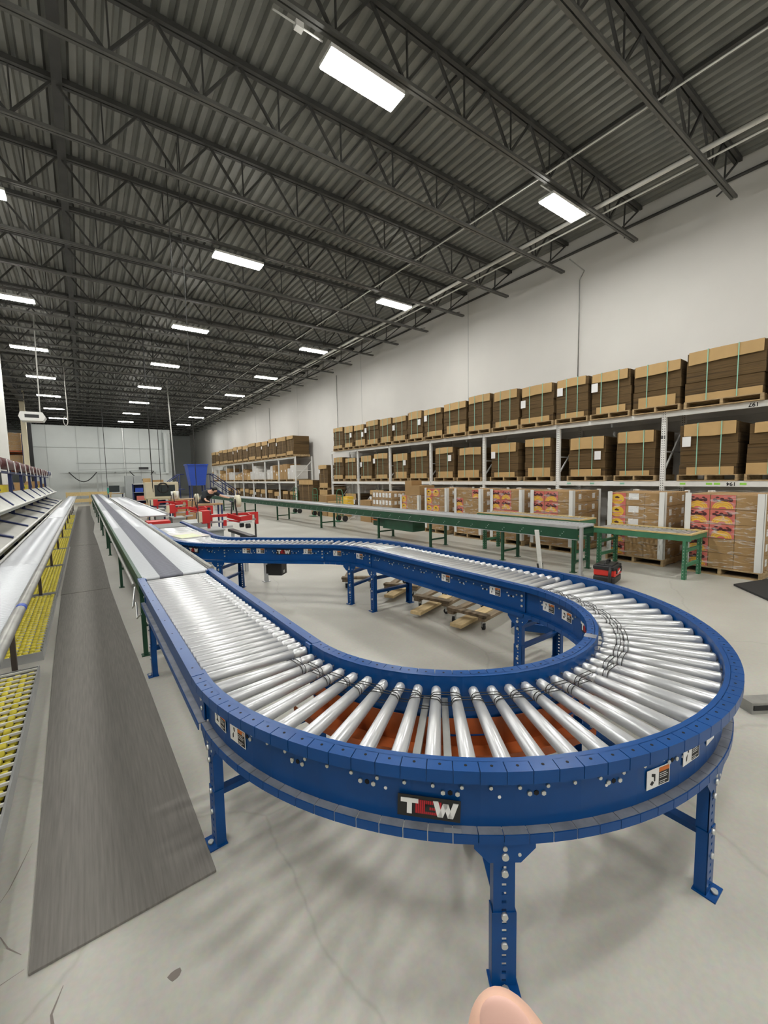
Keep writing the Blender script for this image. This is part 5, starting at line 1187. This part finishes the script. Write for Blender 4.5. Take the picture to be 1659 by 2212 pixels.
drop(1.15, 30.4, 1.5, 'thin cable dropping to the computer station', 'cable', 0.01); drop(1.17, 31.2, 1.1, 'thin cable dropping behind the teal tote', 'cable', 0.01)
drop(1.73, 9.6, 5.1, 'short straight rod hanging from a truss above the merge section', 'steel', 0.008)

# small cable under the left blue leg etc.
t = tag(MB().tube([(0.33, 4.6, 0.78), (0.29, 4.45, 0.62), (0.31, 4.3, 0.7), (0.3, 4.15, 0.6), (0.32, 4.05, 0.66)], 0.008, 6).obj('air_fitting', 'zinc'), 'small metal air fitting hanging off the joint of blue and green rails', 'fitting')

# ================================================================== PERSON (leaning over the work table)
def skin_figure(name, verts, edges, radii, m, parent=None, sub=2):
    me = bpy.data.meshes.new(name); me.from_pydata(verts, edges, []); o = bpy.data.objects.new(name, me); COL.objects.link(o)
    md = o.modifiers.new('skin', 'SKIN'); md.use_smooth_shade = True
    sv = me.skin_vertices[0].data
    for i, r in enumerate(radii): sv[i].radius = (r, r) if not isinstance(r, tuple) else r; sv[i].use_root = (i == 0)
    s2 = o.modifiers.new('sub', 'SUBSURF'); s2.levels = sub; s2.render_levels = sub
    me.materials.append(M[m])
    if parent: o.parent = parent
    return o
pt = thing('person', 'person in dark clothes and cap bending over the wooden work table, one arm reaching right', 'person', (3.6, 16.62, 0), R_(0))
V = [(0, 0, .95), (-.12, 0, .92), (-.13, -.05, .5), (-.13, .02, .09), (-.13, -.14, .06), (.12, 0, .92), (.14, -.05, .5), (.14, .02, .09), (.14, -.14, .06),
     (.05, -.12, 1.12), (.13, -.27, 1.27), (.19, -.36, 1.34), (.25, -.44, 1.38), (.3, -.52, 1.41), (.33, -.56, 1.33),
     (-.02, -.38, 1.30), (-.08, -.5, 1.14), (-.05, -.62, 1.03), (-.02, -.68, 1.02),
     (.36, -.28, 1.30), (.55, -.35, 1.17), (.74, -.48, 1.10), (.82, -.52, 1.09)]
E_ = [(0, 1), (1, 2), (2, 3), (3, 4), (0, 5), (5, 6), (6, 7), (7, 8), (0, 9), (9, 10), (10, 11), (11, 12), (12, 13), (13, 14), (11, 15), (15, 16), (16, 17), (17, 18), (11, 19), (19, 20), (20, 21), (21, 22)]
Rr = [.11, .08, .065, .045, .035, .10, .065, .045, .035, .11, .12, .09, .055, .09, .075, .06, .045, .032, .035, .06, .045, .032, .035]
skin_figure('body', V, E_, Rr, 'skin', pt)
skin_figure('shirt', [V[0], V[9], V[10], V[11], V[15], V[16], (-.065, -.56, 1.08), V[19], (.52, -.335, 1.19)], [(0, 1), (1, 2), (2, 3), (3, 4), (4, 5), (5, 6), (3, 7), (7, 8)], [.16, .17, .185, .15, .09, .075, .06, .09, .07], 'cloth', pt)
skin_figure('trousers', [V[0], V[1], V[2], (-.13, .02, .14), V[5], V[6], (.14, .02, .14)], [(0, 1), (1, 2), (2, 3), (0, 4), (4, 5), (5, 6)], [.16, .115, .08, .06, .115, .08, .06], 'pants', pt)
mb = MB(); mb.turn((.285, -.50, 1.44), (.315, -.53, 1.52), [(0, .105), (0.5, .1), (1, .05)], 14); mb.b(.27, .4, -.66, -.55, 1.43, 1.445); mb.obj('cap', 'black', pt)
MB().turn((.28, -.49, 1.38), (.3, -.515, 1.46), [(0, .09), (1, .1)], 14).obj('hair', 'hair', pt)
for base, d in ((V[18], Vector((.3, -.9, -.2))), (V[22], Vector((.9, -.35, -.1)))):
    d = d.normalized(); sd = d.cross(Vector((0, 0, 1))).normalized(); b0 = Vector(base)
    vs = [tuple(b0)]; es = []; rr = [.03]
    for k in range(4):
        s0 = b0+d*0.02+sd*(k-1.5)*0.017; ln = (0.06, 0.07, 0.065, 0.05)[k]
        vs += [tuple(s0+d*.02), tuple(s0+d*(.02+ln*.6)), tuple(s0+d*(.02+ln)+Vector((0, 0, -.012)))]; n0 = len(vs)-3; es += [(0, n0), (n0, n0+1), (n0+1, n0+2)]; rr += [.009, .008, .007]
    vs += [tuple(b0+sd*-.03+d*.01), tuple(b0+sd*-.05+d*.035)]; es += [(0, len(vs)-2), (len(vs)-2, len(vs)-1)]; rr += [.011, .009]
    skin_figure('hand', vs, es, rr, 'skin', pt, 1)

# ================================================================== PHOTOGRAPHER'S FINGERTIP at the bottom edge
def cam_pt(px, py, d): return Vector((0, 0, H))+(Fw+R2*((px-829.5)/F_PX)-U2*((py-1106)/F_PX))*d
ft = thing('person', "photographer's pale hand, only one blurred fingertip showing at the bottom edge", 'person', tuple(cam_pt(1085, 2300, 0.085)))
o0 = Vector(ft.location)
tip = cam_pt(1062, 2196, 0.083)-o0; k1 = cam_pt(1100, 2268, 0.088)-o0; k2 = cam_pt(1180, 2420, 0.10)-o0; pr = cam_pt(1240, 2620, 0.12)-o0
palm = cam_pt(1330, 2900, 0.15)-o0; wr = cam_pt(1400, 3200, 0.20)-o0; fa = cam_pt(1450, 3500, 0.3)-o0
vs = [palm, pr, k2, k1, tip, wr, fa]; es = [(0, 1), (1, 2), (2, 3), (3, 4), (0, 5), (5, 6)]; rr = [.024, .011, .0105, .0098, .0056, .024, .03]
side = R2*1.0
for j, (off, ln) in enumerate(((1, 1.0), (2, .95), (3, .75))):
    b0 = palm+side*(0.014*off)-Fw*0.0; a1 = pr+side*(0.017*off)+Fw*0.004*off; a2 = a1+(Up*-0.006+Fw*0.03)*ln; a3 = a2+(-Up*0.02+Fw*0.004)*ln
    n0 = len(vs); vs += [b0, a1, a2, a3]; es += [(0, n0), (n0, n0+1), (n0+1, n0+2), (n0+2, n0+3)]; rr += [.013, .0095, .0088, .0075]
n0 = len(vs); vs += [palm-side*.025, palm-side*.04+Up*.02, palm-side*.045+Up*.04]; es += [(0, n0), (n0, n0+1), (n0+1, n0+2)]; rr += [.014, .011, .009]
skin_figure('hand', [tuple(q) for q in vs], es, rr, 'skin', ft, 3)
nb = MB(); c0 = cam_pt(1098, 2232, 0.0765)-o0; ax = (cam_pt(1130, 2290, 0.0765)-cam_pt(1070, 2175, 0.0765)).normalized(); ay = ax.cross(Fw).normalized(); az = ax.cross(ay)
vsn = []; nn = 32
for k in range(9):
    rr_ = math.sin(k/8*PI/2); zz_ = math.cos(k/8*PI/2)
    for i in range(nn): q = 2*PI*i/nn; vsn.append(c0+ax*math.cos(q)*rr_*0.0075+ay*math.sin(q)*rr_*0.0045-Fw*zz_*0.0013)
nb.add(vsn, [(k*nn+i, k*nn+(i+1) % nn, (k+1)*nn+(i+1) % nn, (k+1)*nn+i) for k in range(8) for i in range(nn)], 0, True); nb.obj('fingernail', 'nail', ft)
